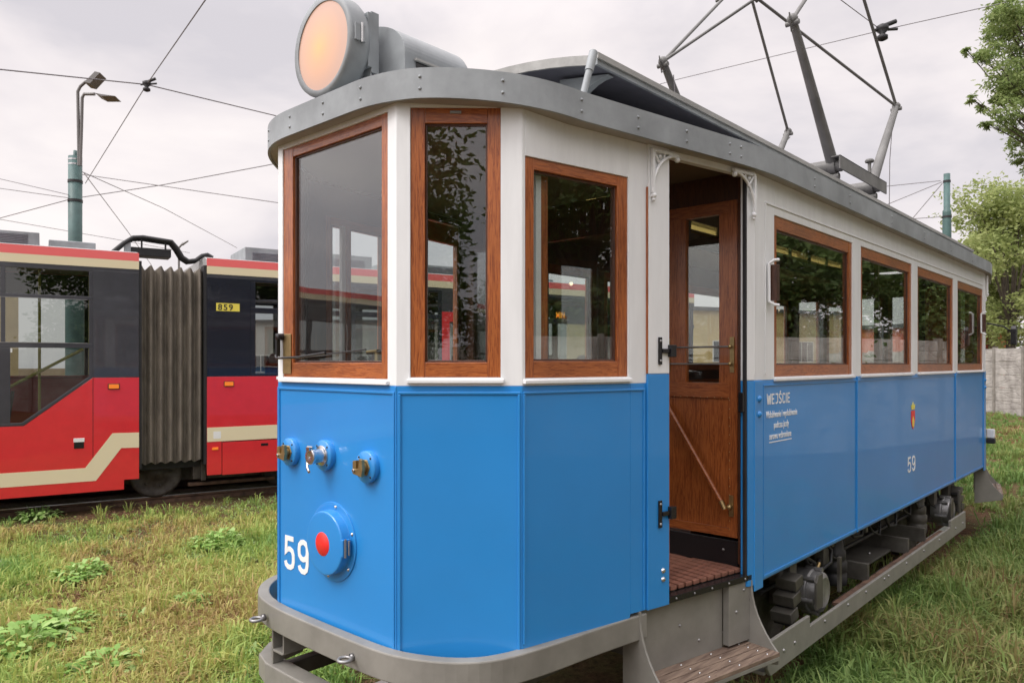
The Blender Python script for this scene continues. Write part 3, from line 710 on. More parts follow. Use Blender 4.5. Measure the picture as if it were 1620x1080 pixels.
mb = MB(); mb.m(CEIL); mb.box(1.2, 8.28, -.43, .43, 3.19, 3.20); mb.build('lantern_ceiling', cl)
# roof board of the clerestory: wide overhanging eaves, slightly cambered
mb = MB(); xa, xb = .86, 8.62
ny_ = 12; ys = [-.78+1.56*k/ny_ for k in range(ny_+1)]
def cz(y): return 3.218+.10*(1-(y/.78)**2)
v = []; fs = []
for x in (xa, xb):
    for y in ys: v.append((x, y, cz(y)))
    for y in ys: v.append((x, y, cz(y)-.03))
n = ny_+1
for k in range(ny_):
    fs += [(k, 2*n+k, 2*n+k+1, k+1), (n+k, n+k+1, 3*n+k+1, 3*n+k), (k, k+1, n+k+1, n+k), (2*n+k, 3*n+k, 3*n+k+1, 2*n+k+1)]
fs += [(0, n, 3*n, 2*n), (n-1, 3*n-1, 4*n-1, 2*n-1)]
fs = [f[::-1] for f in fs]
mb.m(DGREY); mb.add(v, fs); ro = recalc(mb.build('clerestory_roof', tram))
rim = MB(); rim.m(CREAM)
for sgn in (-1, 1):
    rim.m(GREY); rim.box(xa-.012, xb+.012, sgn*.782, sgn*.796, 3.178, 3.222); rim.m(CREAM); rim.box(xa-.02, xb+.02, sgn*.7962, sgn*.806, 3.202, 3.228)
for xx, sg in ((xa, -1), (xb, 1)):
    v = []
    for y in ys: v += [(xx+sg*.002, y, cz(y)-.040), (xx+sg*.014, y, cz(y)-.040), (xx+sg*.014, y, cz(y)+.004), (xx+sg*.002, y, cz(y)+.004)]
    fs = []
    for k in range(ny_):
        a = 4*k
        for j in range(4): fs.append((a+j, a+(j+1) % 4, a+4+(j+1) % 4, a+4+j))
    fs += [(0, 3, 2, 1), (4*ny_, 4*ny_+1, 4*ny_+2, 4*ny_+3)]
    rim.add(v, fs)
recalc(rim.build('roof_rim', ro))
# curved gusset brackets below the eaves
for xx in (1.02, 2.9, 4.8, 6.6, 8.4):
    for sg in (-1, 1):
        mb = MB(); mb.m(GREY); pts = [(sg*.46, 2.98), (sg*.46, 3.235), (sg*.75, 3.19)]
        for k in range(9):
            t_ = math.pi/2*k/8; pts.append((sg*(.75-.22*math.sin(t_)), 3.185-.20*(1-math.cos(t_))))
        mb.prism(pts, xx-.02, xx+.02, 'x'); recalc(mb.build('eave_bracket', tram))
# front vents of the lantern
mb = MB(); mb.m(DGREY)
for k in range(3): mb.box(1.13, 1.158, -.40+.28*k, -.16+.28*k, 3.06, 3.15)
mb.build('lantern_vents', tram, .006)
# slim pipe standing on the roof edge
mb = MB(); mb.m(GREY); mb.tube([(.63, -.87, 2.93), (.685, -.87, 3.08)], .015, 12); mb.tube([(.685, -.87, 3.08), (.717, -.87, 3.17)], .019, 12); mb.build('roof_pipe', tram)
# long board beside the eaves
mb = MB(); mb.m(CREAM); mb.box(1.95, 7.75, -1.03, -.965, 2.990, 3.012); mb.m(DGREY)
for k in range(9): mb.box(1.98+.7*k, 2.01+.7*k, -1.02, -.975, 2.94, 2.990)
mb.build('roof_board', tram, .003)
# rounded box behind the headlamp
mb = MB(); mb.m(GREY); pts = [(-.31, 2.99), (-.31, 3.16)]
for k in range(1, 32):
    t_ = math.pi*k/32; pts.append((-.31*math.cos(t_), 3.16+.17*math.sin(t_)))
pts += [(.31, 3.16), (.31, 2.99)]
mb.prism(pts, .15, .52, 'x')
n = len(pts); sh = [(y*.80, 2.99+(z-2.99)*.72) for y, z in pts]
mb.add([(.52, y, z) for y, z in pts]+[(.68, y, z) for y, z in sh], [(i, (i+1) % n, n+(i+1) % n, n+i) for i in range(n)]+[tuple(range(n, 2*n))])
mb.m(CREAM); mb.box(.20, .40, -.325, -.311, 3.130, 3.140); mb.m(BLKP); mb.box(.21, .39, -.3135, -.3105, 3.090, 3.130)
recalc(mb.build('lamp_housing_box', tram, .006))
# headlamp
hl = MB(); hl.m(GREY); c = (0, 0, 3.205)
hl.lathe([(.186, -.050), (.210, -.052), (.214, -.040), (.214, .030), (.205, .050), (.12, .062), (1e-4, .064)], c, 'x', 48)
hl.lathe([(.186, -.050), (.184, -.044)], c, 'x', 48)
hlo = recalc(hl.build('headlamp', tram))
mb = MB(); mb.m(LENS); mb.lathe([(.1865, -.045), (.10, -.050), (1e-4, -.052)], c, 'x', 48); recalc(mb.build('lens', hlo))
mb = MB(); mb.m(GREY); mb.box(.075, .083, -.175, -.125, 2.98, 3.34); mb.box(.075, .115, -.181, -.175, 3.08, 3.34); mb.box(.05, .13, -.05, .05, 2.99, 3.2)
mb.box(.055, .0745, -.185, -.06, 3.10, 3.33)
mb.m(CHROME)
for z in (3.10, 3.16, 3.22, 3.28): mb.rivet((.055, -.16, z), .008, 'x', -1)
mb.build('lamp_bracket', hlo, .002)
mb = MB(); mb.m(GREY); mb.box(-.035, .015, -.222, -.205, 3.175, 3.245); mb.m(CHROME); mb.tube([(-.005, -.225, 3.17), (-.005, -.225, 3.25)], .005, 8); mb.build('lamp_hinge', hlo, .002)

# ---- nose fittings (F: s along nose, n outward)
def S(y): return .44-y
def flange(name, y, z, r, kind):
    mb = MB(FA); mb.m(BLUE); mb.lathe([(r, 0.0), (r, .022), (r-.004, .026), (1e-4, .026)], (S(y), 0, z), 'y', 32)
    for k in range(4):
        t_ = math.pi/4+k*math.pi/2; mb.m(BLKP); mb.rivet((S(y)+(r-.012)*math.cos(t_), .026, z+(r-.012)*math.sin(t_)), .005, 'y', 1)
    o = recalc(mb.build(name, tram)); k_ = .62 if kind == 'hook' else .78; mb = MB(FA @ Matrix.Translation((0, .026*(1-k_), 0)) @ Matrix.Diagonal((1, k_, 1, 1)))
    if kind == 'hook':
        mb.m(BRASS); mb.lathe([(.036, .026), (.036, .034), (1e-4, .034)], (S(y), 0, z), 'y', 6); mb.lathe([(.022, .034), (.022, .06)], (S(y), 0, z), 'y', 16)
        for k in range(9):
            pass
        cx = S(y)-.004
        mb.box(cx-.016, cx+.016, .036, .058, z-.030, z+.026)
        mb.prism([(cx-.030, z-.026), (cx+.026, z-.034), (cx+.034, z-.006), (cx+.030, z+.034), (cx+.012, z+.038), (cx+.008, z-.002), (cx-.008, z-.004), (cx-.010, z+.030), (cx-.030, z+.026)], .0585, .082)
        mb.m(CHROME); mb.lathe([(.008, .082), (.008, .092), (1e-4, .092)], (cx-.020, 0, z-.012), 'y', 6)
    else:
        mb.m(CHROME); mb.lathe([(.044, .026), (.044, .034), (.03, .036), (.03, .085), (.034, .085), (.034, .105), (.022, .107), (1e-4, .10)], (S(y), 0, z), 'y', 24)
        mb.tube([(S(y)-.03, .095, z-.02), (S(y)-.01, .11, z-.05), (S(y)+.015, .12, z-.062)], .007, 8)
        mb.box(S(y)-.012, S(y)+.012, .084, .118, z+.026, z+.042); mb.tube([(S(y)-.02, .10, z+.04), (S(y)+.02, .10, z+.04)], .006, 8)
    recalc(mb.build('coupling', o, .001)); return o
flange('brake_hose_socket', .312, 1.442, .064, 'hook'); flange('brake_hose_socket', .035, 1.450, .066, 'plug'); flange('brake_hose_socket', -.270, 1.428, .066, 'hook')
mb = MB(FA); mb.m(BLUE); z = 1.082
mb.lathe([(.170, 0), (.170, .006), (.145, .006), (.136, .006), (.136, .044), (.132, .048), (.120, .049), (1e-4, .052)], (S(-.012), 0, z), 'y', 48)
mb.m(CHROME)
for k in range(6):
    t_ = R(20)+k*R(60); mb.rivet((S(-.012)+.154*math.cos(t_), .006, z+.154*math.sin(t_)), .008, 'y', 1)
lid = recalc(mb.build('lamp_cover', tram, .001, 'round blue lamp cover with a red spot on the tram nose'))
mb = MB(FA); mb.m(REDSPOT); mb.lathe([(.051, .0505), (.050, .0520), (1e-4, .0530)], (S(-.006), 0, z-.004), 'y', 32); recalc(mb.build('red_spot', lid))
mb = MB(FA); mb.m(BLUE); mb.box(S(-.012)+.128, S(-.012)+.143, .012, .052, z-.035, z+.035); mb.m(STEEL); mb.tube([(S(-.012)+.146, .040, z-.038), (S(-.012)+.146, .040, z+.038)], .006, 8); mb.tube([(S(-.012)+.15, .025, z-.03), (S(-.012)+.15, .025, z+.03)], .005, 8)
mb.build('lid_hinge', lid, .002)
word('number', '59', .152, FA @ Matrix.Translation((S(.382), .0004, .897)), LETTER, tram, .15, 1.18, .14)
# wiper
mb = MB(FA); mb.m(BRASS); mb.box(S(.395), S(.33), -.004, .001, 1.80, 1.985)
mb.m(BLKP); mb.box(S(.418), S(.400), .010, .030, 1.880, 1.985); mb.lathe([(.016, -.004), (.016, .032), (1e-4, .034)], (S(.409)+.012, 0, 1.972), 'y', 16); mb.tube([(S(.411), .03, 1.885), (S(.395), .034, 1.872), (S(.20), .036, 1.876), (S(.0), .032, 1.893)], .006, 8)
mb.tube([(S(.37), .03, 1.872), (S(.10), .026, 1.882), (S(-.26), .012, 1.905)], .0035, 6)
mb.build('wiper', tram, .002)

# ---- lettering, crest and fittings on the near side
T_ = lambda s, z, n=.0005: FM @ Matrix.Translation((s, n, z))
word('entrance_sign', 'WEJŚCIE', .056, T_(.163, 1.630), LETTER, tram, .15, 1.72, .06)
for k, (s_, line, sz) in enumerate([(.155, 'Wskakiwanie i wyskakiwanie', .052), (.255, 'podczas jazdy', .052), (.195, 'surowo wzbronione', .052)]):
    text_mesh('notice_line', line, sz, T_(s_, 1.558-.058*k), LETTER, tram, xs=.64, off=.0003, space=1.08)
mb = MB(FM); mb.m(LETTER); mb.box(.195, .495, 0, .0015, 1.424, 1.429); mb.build('notice_underline', tram)
word('number', '59', .125, T_(2.83, .975), LETTER, tram, .13, 1.6, .12)
mb = MB(FM); c0, z0 = 2.985, 1.40
mb.m(REDSPOT); mb.prism([(c0-.055, z0+.065), (c0+.055, z0+.065), (c0+.055, z0-.02), (c0+.03, z0-.065), (c0, z0-.085), (c0-.03, z0-.065), (c0-.055, z0-.02)], 0.0005, .003)
mb.m(YELLOW); mb.prism([(c0-.045, z0+.075), (c0-.055, z0+.115), (c0-.028, z0+.095), (c0, z0+.135), (c0+.028, z0+.095), (c0+.055, z0+.115), (c0+.045, z0+.075)], .0005, .004)
mb.prism([(c0-.03, z0-.02), (c0, z0+.02), (c0+.03, z0-.02), (c0+.022, z0-.058), (c0, z0-.072), (c0-.022, z0-.058)], .0032, .0045)
recalc(mb.build('crest', tram))
def side_mirror(s):
    mb = MB(FM); mb.m(WHITE)
    for a, b_ in (((s, 2.395), (s+.045, 2.395)), ((s, 2.155), (s+.045, 2.155))): pass
    mb.tube([(s+.035, .05, 2.395), (s+.010, .035, 2.392), (s, .012, 2.375), (s, .012, 2.175), (s+.010, .035, 2.158), (s+.035, .05, 2.155)], .009, 8)
    mb.m(DWOOD); mb.box(s+.014, s+.050, .012, .050, 2.180, 2.370); o = mb.build('side_mirror', tram, .006); return o
side_mirror(.165); side_mirror(5.60)
mb = MB(); mb.m(BLKP); mb.tube([(8.0, -1.05, 2.3), (8.08, -1.2, 2.26), (8.1, -1.27, 2.2)], .01, 8); mb.prism([(8.045, 2.06), (8.09, 2.045), (8.13, 2.05), (8.155, 2.09), (8.155, 2.23), (8.13, 2.265), (8.07, 2.265), (8.045, 2.23)], -1.32, -1.27); recalc(mb.build('rear_view_mirror', tram, .012))
# black hinges at the doorway
for z in (1.905, 1.165):
    mb = MB(GC); mb.m(BLKP); mb.box(.765, .787, .012, .020, z-.062, z+.062); mb.box(.787, .838, .014, .026, z-.010, z+.010); mb.box(.832, .868, .008, .034, z-.028, z+.028)
    mb.m(STEEL)
    for dz in (-.045, .045): mb.rivet((.776, .020, z+dz), .007, 'y', 1)
    mb.build('door_hinge', tram, .004)
# folded oak door leaf edge beside the hinges
mb = MB(GC); mb.m(WOODV); mb.box(.845, .872, -.34, -.01, .86, 1.90); mb.build('folded_door', tram, .006)
mb = MB(GC); mb.m(BLKP); mb.box(1.408, 1.422, -.03, .0, 1.60, 1.70); mb.build('door_latch', tram, .003)

# ---- platforms: floor, bulkhead, door, step
def platform(MX, front):
    fl_ = MB(MX); fl_.m(UNDER); fl_.prism([(.02, -.40), (.34, -.75), (1.78, -1.0), (1.78, 1.0), (.34, .75), (.02, .40)], .74, .772, 'z'); fl_.build('platform_floor', tram)
    # slatted boards along the tapering doorway
    G = MX @ facet(VP[2], VP[3]); mb = MB(G); mb.m(DECK)
    for k in range(14): mb.box(.70+.055*k, .742+.055*k, -.72, -.047, .775, .796)
    mb.build('deck_slats', tram, .003)
    mb = MB(G); mb.m(BLKP); mb.box(.80, 1.475, -.045, .004, .742, .772); mb.m(STEEL)
    for k in range(5): mb.rivet((.90+.13*k, .004, .757), .006, 'y', 1)
    mb.build('door_threshold', tram, .003)
    # bulkhead
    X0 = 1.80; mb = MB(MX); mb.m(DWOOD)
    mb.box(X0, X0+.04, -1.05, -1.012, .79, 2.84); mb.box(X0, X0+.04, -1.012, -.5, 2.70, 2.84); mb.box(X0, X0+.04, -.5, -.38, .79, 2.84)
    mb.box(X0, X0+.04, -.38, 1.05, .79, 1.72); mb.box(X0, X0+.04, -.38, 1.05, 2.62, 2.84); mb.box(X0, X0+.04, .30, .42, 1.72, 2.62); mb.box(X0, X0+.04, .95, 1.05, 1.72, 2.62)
    mb.m(BLKP); mb.box(X0-.012, X0, -1.01, -.2, .79, .925); mb.m(WOODV); mb.box(X0-.006, X0, -1.05, -1.012, .925, 2.7)
    mb.m(STEEL); mb.rivet((X0-.012, -.93, .87), .008, 'x', -1)
    bk = mb.build('bulkhead', tram, .003)
    p_ = MB(MX); p_.m(GLASS); p_.box(X0+.018, X0+.022, -.38, .30, 1.72, 2.62); p_.box(X0+.018, X0+.022, .42, .95, 1.72, 2.62); p_.build('pane', bk)
    d = MB(MX); d.m(WOODV); ya, yb = -1.008, -.502; xa, xb = X0-.010, X0+.028
    d.box(xa, xb, ya, ya+.048, .94, 2.70); d.box(xa, xb, yb-.085, yb, .94, 2.70); d.box(xa+.001, xb-.001, yb-.205, yb-.085, 1.745, 2.635)
    d.m(WOODH); d.box(xa+.002, xb, ya+.048, yb-.085, 1.665, 1.745); d.box(xa+.002, xb, ya+.048, yb-.085, 2.635, 2.70); d.box(xa+.002, xb, ya+.048, yb-.085, .94, .985)
    d.m(WOODV); d.box(xa+.012, xb-.01, ya+.048, yb-.085, .985, 1.665)
    d.m(BRASS)
    for k in range(9): d.rivet((xa, ya+.05+.04*k, 1.667), .003, 'x', -1)
    for k in range(16):
        d.rivet((xa, ya+.044, .98+.045*k), .003, 'x', -1); d.rivet((xa, yb-.08, .98+.045*k), .003, 'x', -1)
    d.m(WOODV); d.box(xa+.004, xb-.002, ya+.048, ya+.105, 1.745, 2.635)
    do = d.build('bulkhead_door', tram, .003)
    p_ = MB(MX); p_.m(GLASS); p_.box(X0+.006, X0+.010, ya+.105, yb-.205, 1.745, 2.635); p_.build('pane', do)
    h = MB(MX); h.m(BRASS)
    for y in (ya+.028, yb-.10): h.box(xa-.006, xa-.0005, y-.012, y+.012, 1.80, 1.985); h.ball((xa-.030, y, 1.845), .011, 5); h.ball((xa-.030, y, 1.935), .011, 5)
    h.m(STEEL)
    for z in (1.845, 1.935): h.tube([(xa-.030, ya+.02, z), (xa-.030, yb-.09, z)], .005, 8)
    h.build('push_bar', do)
    h = MB(MX); h.m(WOODH); h.tube([(xa-.03, yb-.10, 1.63), (xa-.035, ya+.075, 1.13)], .012, 10); h.m(BRASS); h.tube([(xa-.035, ya+.075, 1.13), (xa-.035, ya+.055, 1.09)], .013, 10); h.box(xa-.008, xa-.0005, ya+.020, ya+.044, 1.05, 1.16)
    h.ball((xa-.02, ya+.035, 1.10), .016, 5); h.build('grab_rail', do)
    # riser plate below the doorway and the curved side plates of the step
    G2 = G
    r_ = MB(G2); r_.m(BUMP); r_.box(.70, 1.30, -.055, -.045, .38, .742); r_.box(1.30, 1.475, -.040, -.005, .44, .742)
    r_.m(STEEL)
    for s_, z in ((.98, .60), (1.36, .60), (1.42, .70), (1.12, .50)): r_.rivet((s_, -.005 if s_ > 1.3 else -.045, z), .008, 'y', 1)
    r_.build('step_riser', tram)
    for sa in (.66, 1.475):
        r_ = MB(G2); r_.m(BUMP); pts = [(-.10, .742), (.004, .742)]
        for k in range(9):
            t_ = k/8; pts.append((.004+.16*t_**2.2, .742-.33*t_))
        pts += [(.16, .36), (-.10, .30)]
        r_.prism(pts, sa-.006, sa+.006, 'x'); recalc(r_.build('step_side_plate', tram, .002))
    st = MB(G2); st.m(STEPW)
    for k in range(4): st.box(.665, 1.470, -.045+.055*k, .004+.055*k, .405, .425)
    st.m(BUMP); st.box(.665, 1.470, -.045, .169, .385, .4045)
    st.m(CHROME)
    for k in range(4):
        for j in range(4): st.rivet((.74+.22*j, -.02+.055*k, .425), .006, 'z', 1)
    st.build('boarding_step', tram, .003)
    return G
PG = platform(I4, True)
MXR = Matrix(((-1, 0, 0, LEN), (0, 1, 0, 0), (0, 0, 1, 0), (0, 0, 0, 1)))
platform(MXR, False)
# controller with ball handle behind the nose window
mb = MB(); mb.m(BLKP); mb.lathe([(.14, .77), (.14, 1.72), (.12, 1.78), (1e-4, 1.80)], (.34, .12, 0), 'z', 24); mb.m(BRASS); mb.tube([(.34, .12, 1.80), (.34, .12, 1.90)], .02, 10); mb.tube([(.34, .20, 1.90), (.34, .12, 1.905)], .012, 8)
mb.m(BLKP); mb.tube([(.34, .12, 1.905), (.30, -.02, 1.91)], .008, 8); mb.ball((.29, -.045, 1.91), .032, 8); mb.m(DWOOD); mb.ball((.33, .01, 1.865), .028, 8); recalc(mb.build('controller', tram))
# saloon interior
mb = MB(); mb.m(DECK); mb.box(1.84, 7.64, -1.03, 1.03, .80, .83); mb.build('saloon_floor', tram)
for sgn in (-1, 1):
    mb = MB(); mb.m(WOODH); mb.box(2.0, 7.45, sgn*.60, sgn*1.02, 1.22, 1.26); mb.m(WOODV); mb.box(2.0, 7.45, sgn*1.0, sgn*1.03, 1.26, 1.68); mb.box(2.0, 7.45, sgn*.62, sgn*.66, .83, 1.22); mb.build('bench', tram, .005)
bulb = emit('warm_bulb', (1, .8, .5), 9)
for k, xx in enumerate((2.8, 4.0, 5.2, 6.4)):
    for sgn in (-1,):
        mb = MB(); mb.m(BRASS); mb.lathe([(.045, 0), (.04, -.02), (.02, -.03)], (xx, sgn*.60, 2.842), 'z', 16); mb.m(bulb); mb.ball((xx, sgn*.60, 2.795), .022, 6); recalc(mb.build('ceiling_lamp', tram))
# standing grab poles
for xx in (3.28, 6.15):
    mb = MB(); mb.m(DWOOD); mb.box(xx-.02, xx+.02, -.44, -.40, .83, 3.19); mb.build('saloon_post', tram)

# ---- bumpers
def bumper(MX):
    path = [(1.06, .955), (.75, .905), (.45, .88), (.22, .86), (.08, .76), (-.02, .60), (-.058, .42), (-.068, .2), (-.068, -.2), (-.062, -.40), (-.035, -.53), (.05, -.70), (.18, -.81), (.40, -.86), (.70, -.89), (1.03, -.94)]
    # smooth the path
    for _ in range(2):
        np_ = [path[0]]
        for a, b_ in zip(path, path[1:]): np_ += [(a[0]*.75+b_[0]*.25, a[1]*.75+b_[1]*.25), (a[0]*.25+b_[0]*.75, a[1]*.25+b_[1]*.75)]
        path = np_+[path[-1]]
    def offo(d):
        o_ = []
        for i, p in enumerate(path):
            a = path[max(0, i-1)]; b_ = path[min(len(path)-1, i+1)]; v_ = Vector((b_[0]-a[0], b_[1]-a[1])).normalized(); o_.append((p[0]-v_.y*-d*1.0, p[1]+v_.x*-d))
        return o_
    inn = offo(.055)
    # make sure inner is nearer the body centre
    if (inn[len(inn)//2][0] < path[len(path)//2][0]): inn = offo(-.055)
    mb = MB(MX); mb.m(BUMP); mb.ribbon(inn, path, .615, .727)
    return recalc(mb.build('bumper', tram, .006))
bo = bumper(I4); bumper(MXR)
for y, z in ((.45, .665), (-.245, .665)):
    mb = MB(); mb.m(STEEL); ring = [(-.105+.026*math.cos(t_)*1.0, y+.004*0+.026*math.sin(t_), z) for t_ in [2*math.pi*k/20 for k in range(20)]]
    mb.tube(ring, .0075, 8, closed=True); mb.lathe([(.016, -.075), (.016, -.062), (.010, -.080)], (0, y, z), 'x', 12); recalc(mb.build('eye_bolt', bo))
# lifeguard frame below the nose
mb = MB(); mb.m(BUMP)
mb.box(-.055, .055, -.62, .50, .345, .45) if False else None
pth = [(.30, .74), (.10, .70), (-.01, .60), (-.045, .48), (-.050, .30), (-.050, -.30), (-.045, -.50), (.05, -.66), (.3, -.74)]
inn = [(.30, .70), (.13, .66), (.06, .57), (.045, .47), (.04, .30), (.04, -.30), (.045, -.47), (.09, -.60), (.3, -.70)]
mb.ribbon(inn, pth, .335, .440)
recalc(mb.build('lifeguard_frame', tram, .006))
mb = MB(); mb.m(BUMP)
for y in (.44, -.52):
    mb = MB(); mb.m(BUMP)
    mb.prism([(-.03, .615), (.12, .615), (.10, .50), (.02, .44), (-.03, .44)], y-.006, y+.006, 'y')
    mb.box(-.03, .10, y-.09, y+.006, .50, .512); mb.box(-.03, .12, y-.10, y-.09, .505, .615)
    recalc(mb.build('guard_hanger', tram, .003))
mb = MB(); mb.m(UNDER)
mb.box(.04, 1.2, -.46, -.40, .36, .43); mb.box(.04, 1.2, .40, .46, .36, .43); mb.box(.2, 1.75, -.70, -.62, .50, .62); mb.box(.2, 1.75, .62, .70, .50, .62); mb.box(.5, .58, -.62, .62, .5, .6)
mb.box(1.25, 1.33, -.86, .86, .40, .62)
mb.box(.1, 9.3, -.42, -.34, .60, .735); mb.box(.1, 9.3, .34, .42, .60, .735); mb.box(1.8, 7.7, -1.02, -.95, .66, .72); mb.box(1.8, 7.7, .95, 1.02, .66, .72)
mb.box(1.85, 7.6, -.94, .94, .72, .76)
mb.build('underframe', tram, .004)

# ---- truck
tr = MB(); tr.m(BUMP)
for sg in (-1, 1):
    y0, y1 = sg*1.165, sg*1.145
    tr.prism([(1.80, .43), (2.37, .43), (2.37, .370), (5.72, .378), (5.72, .435), (6.32, .435), (6.32, .275), (1.84, .255), (1.80, .30)], y0, y1, 'y')
    tr.box(1.80, 6.32, sg*1.145, sg*1.06, .262, .28); 
    tr.m(RUST); tr.box(2.95, 5.65, sg*1.125, sg*1.085, .33, .352); tr.m(BUMP)
    tr.box(1.80, 1.815, sg*1.145, sg*.75, .30, .43)
tr.m(UNDER)
for xx in (3.6, 4.6, 5.1): tr.box(xx, xx+.04, -1.10, 1.10, .34, .46)
tr.box(3.64, 4.60, -.98, -.60, .345, .36)
tr.m(STEEL)
for xx in (2.0, 2.15, 2.6, 3.0, 3.35, 3.75, 3.85, 4.3, 4.8, 5.3, 5.9, 6.2): tr.rivet((xx, -1.165, .34), .011, 'y', -1)
for xx, z in ((4.65, .44), (4.63, .40), (4.3, .37)): tr.rivet((xx, -.9, z), .014, 'z', 1)
truck = recalc(tr.build('truck_frame', tram, .003))
for xx in (2.77, 6.10):
    for sg in (-1, 1):
        mb = MB(); mb.m(GRIME); r_ = .40; y = sg*.70
        mb.lathe([(.40, -.045*sg), (.40, .045*sg), (.35, .055*sg), (.33, .03*sg), (.10, .045*sg), (.09, .10*sg), (1e-4, .10*sg)], (xx, y, .40), 'y', 40); mb.lathe([(.425, -.075*sg), (.425, -.045*sg), (.40, -.045*sg)], (xx, y, .40), 'y', 40); mb.lathe([(1e-4, -.075*sg), (.425, -.075*sg)], (xx, y, .4), 'y', 40)
        recalc(mb.build('wheel', tram))
        mb = MB(); mb.m(STEEL if False else UNDER); c = (xx, sg*.98, .455)
        mb.m(GRIME); mb.box(xx-.11, xx+.11, sg*.80, sg*.96, .35, .56)
        mb.m(STEEL); mb.lathe([(.125, -.04*sg), (.13, .03*sg), (.13, .05*sg), (.118, .055*sg), (.118, .11*sg), (.09, .125*sg), (.075, .118*sg), (1e-4, .120*sg)], c, 'y', 32)
        for k in range(6):
            t_ = k*R(60)+R(15); mb.tube([(xx+.128*math.cos(t_), c[1], c[2]+.128*math.sin(t_)), (xx+.128*math.cos(t_), c[1]+sg*.10, c[2]+.128*math.sin(t_))], .016, 8)
        recalc(mb.build('axle_box', tram, .003))
    mb = MB(); mb.m(GRIME); mb.tube([(xx, -.9, .41), (xx, .9, .41)], .06, 12); mb.lathe([(.17, -.25), (.17, .25)], (xx, 0, .42), 'y', 20); mb.build('axle', tram)
    # pedestal guides and stacked rubber springs
    for dx in (-.27, .27):
        mb = MB(); mb.m(UNDER); s_ = 1 if dx > 0 else -1
        mb.box(xx+dx-.02, xx+dx+.02, -1.11, -1.09, .40, .62) if dx > 0 else mb.prism([(xx-.20, .40), (xx-.20, .56), (xx-.17, .60), (xx-.10, .60), (xx-.10, .40)], -1.13, -1.115)
        mb.box(xx+dx-.05, xx+dx+.05, -1.02, -.96, .55, .70)
        recalc(mb.build('pedestal_guide', tram, .003))
        if (xx < 4 and dx > 0) or (xx > 4 and dx < 0): continue
        mb = MB()
        for k in range(3):
            cx, cz_ = xx+dx*1.42-s_*.035*k*-1, .60-.085*k
            mb.M = Matrix.Translation((cx, 0, cz_)) @ Matrix.Rotation(R(16*s_), 4, 'Y') @ Matrix.Translation((-cx, 0, -cz_))
            mb.m(UNDER); mb.prism([(cx-.055, cz_-.030), (cx+.055, cz_-.042 if s_ < 0 else cz_-.018), (cx+.055, cz_+.022 if s_ < 0 else cz_+.046), (cx-.055, cz_+.034)], -1.10, -.98)
            mb.m(BLACK); mb.prism([(cx-.045, cz_-.05), (cx+.045, cz_-.05), (cx+.045, cz_-.01), (cx-.045, cz_-.01)], -1.09, -.99)
        recalc(mb.build('rubber_spring', tram, .004))
    for dx in (.62,) if xx < 4 else (-.62, .55):
        mb = MB(); mb.m(BLACK if xx < 4 else UNDER); c = (xx+dx, -.95, 0)
        mb.lathe([(1e-4, .345), (.075, .345), (.08, .36), (.08, .42), (.07, .43), (.08, .44), (.08, .50), (.065, .51), (.072, .52), (.072, .57), (.055, .59), (.05, .72)], c, 'z', 24); recalc(mb.build('spring_cylinder', tram))
# pipes and hoses below the saloon
mb = MB(); mb.m(BLACK)
mb.tube([(2.62, -1.0, .70), (2.72, -1.02, .66), (2.80, -1.03, .62), (2.82, -1.03, .585)], .010, 8)
mb.tube([(3.02, -1.0, .71), (3.10, -1.03, .64), (3.06, -1.04, .57), (2.95, -1.03, .55), (2.86, -1.02, .57)], .011, 8)
mb.tube([(3.3, -.9, .70), (3.4, -.92, .6), (3.42, -.95, .55)], .012, 8); mb.tube([(5.9, -1.0, .70), (5.95, -1.02, .6), (6.05, -1.03, .58)], .012, 8)
for j_ in range(9):
    x_ = 2.3+.42*j_; zz_ = .66-.03*(j_ % 3); mb.tube([(x_, -.96, .71), (x_+.10, -.99, zz_-.04), (x_+.24, -1.0, zz_-.09+.04*(j_ % 2)), (x_+.36, -.97, zz_), (x_+.42, -.95, .71)], .008+.003*(j_ % 2), 7)
mb.tube([(2.0, -.98, .655), (7.4, -.98, .655)], .012, 8); mb.tube([(2.3, -.90, .52), (6.6, -.90, .50)], .014, 8); mb.m(STEEL); mb.tube([(3.2, -.80, .44), (5.7, -.80, .44)], .016, 8)
mb.m(BRASS); mb.tube([(2.84, -1.03, .565), (2.88, -1.03, .60)], .013, 8); mb.tube([(3.0, -1.01, .69), (3.02, -1.0, .71)], .012, 8)
mb.build('air_hose', tram)
mb = MB(); mb.m(UNDER); mb.box(2.0, 2.45, -.93, -.55, .60, .71); mb.box(2.5, 3.1, -.90, -.8, .60, .71); mb.box(3.5, 4.3, -.85, -.35, .48, .70); mb.box(4.9, 5.5, -.8, -.2, .45, .70); mb.m(GRIME); mb.box(2.2, 3.0, -.45, .45, .30, .66); mb.box(5.7, 6.6, -.45, .45, .30, .66)
mb.m(UNDER); mb.tube([(3.55, -.6, .56), (4.6, -.6, .56)], .11, 20)
for x_, z_ in ((2.35, .62), (3.2, .66), (3.9, .64), (4.8, .66), (5.5, .64)): mb.box(x_, x_+.05, -1.0, -.2, z_-.03, z_+.04)
mb.build('underfloor_equipment', tram, .006)
mb = MB(); mb.m(BUMP); mb.box(LEN-1.85, LEN-1.2, -1.0, -.9, .66, .74); mb.build('rear_bracket', tram, .004)
mb = MB(); mb.m(WHITE); mb.box(7.78, 7.83, -1.16, -1.08, 1.02, 1.12); mb.m(BLACK); mb.box(7.775, 7.835, -1.165, -1.08, .96, 1.018); mb.build('marker_lamp', tram, .01)

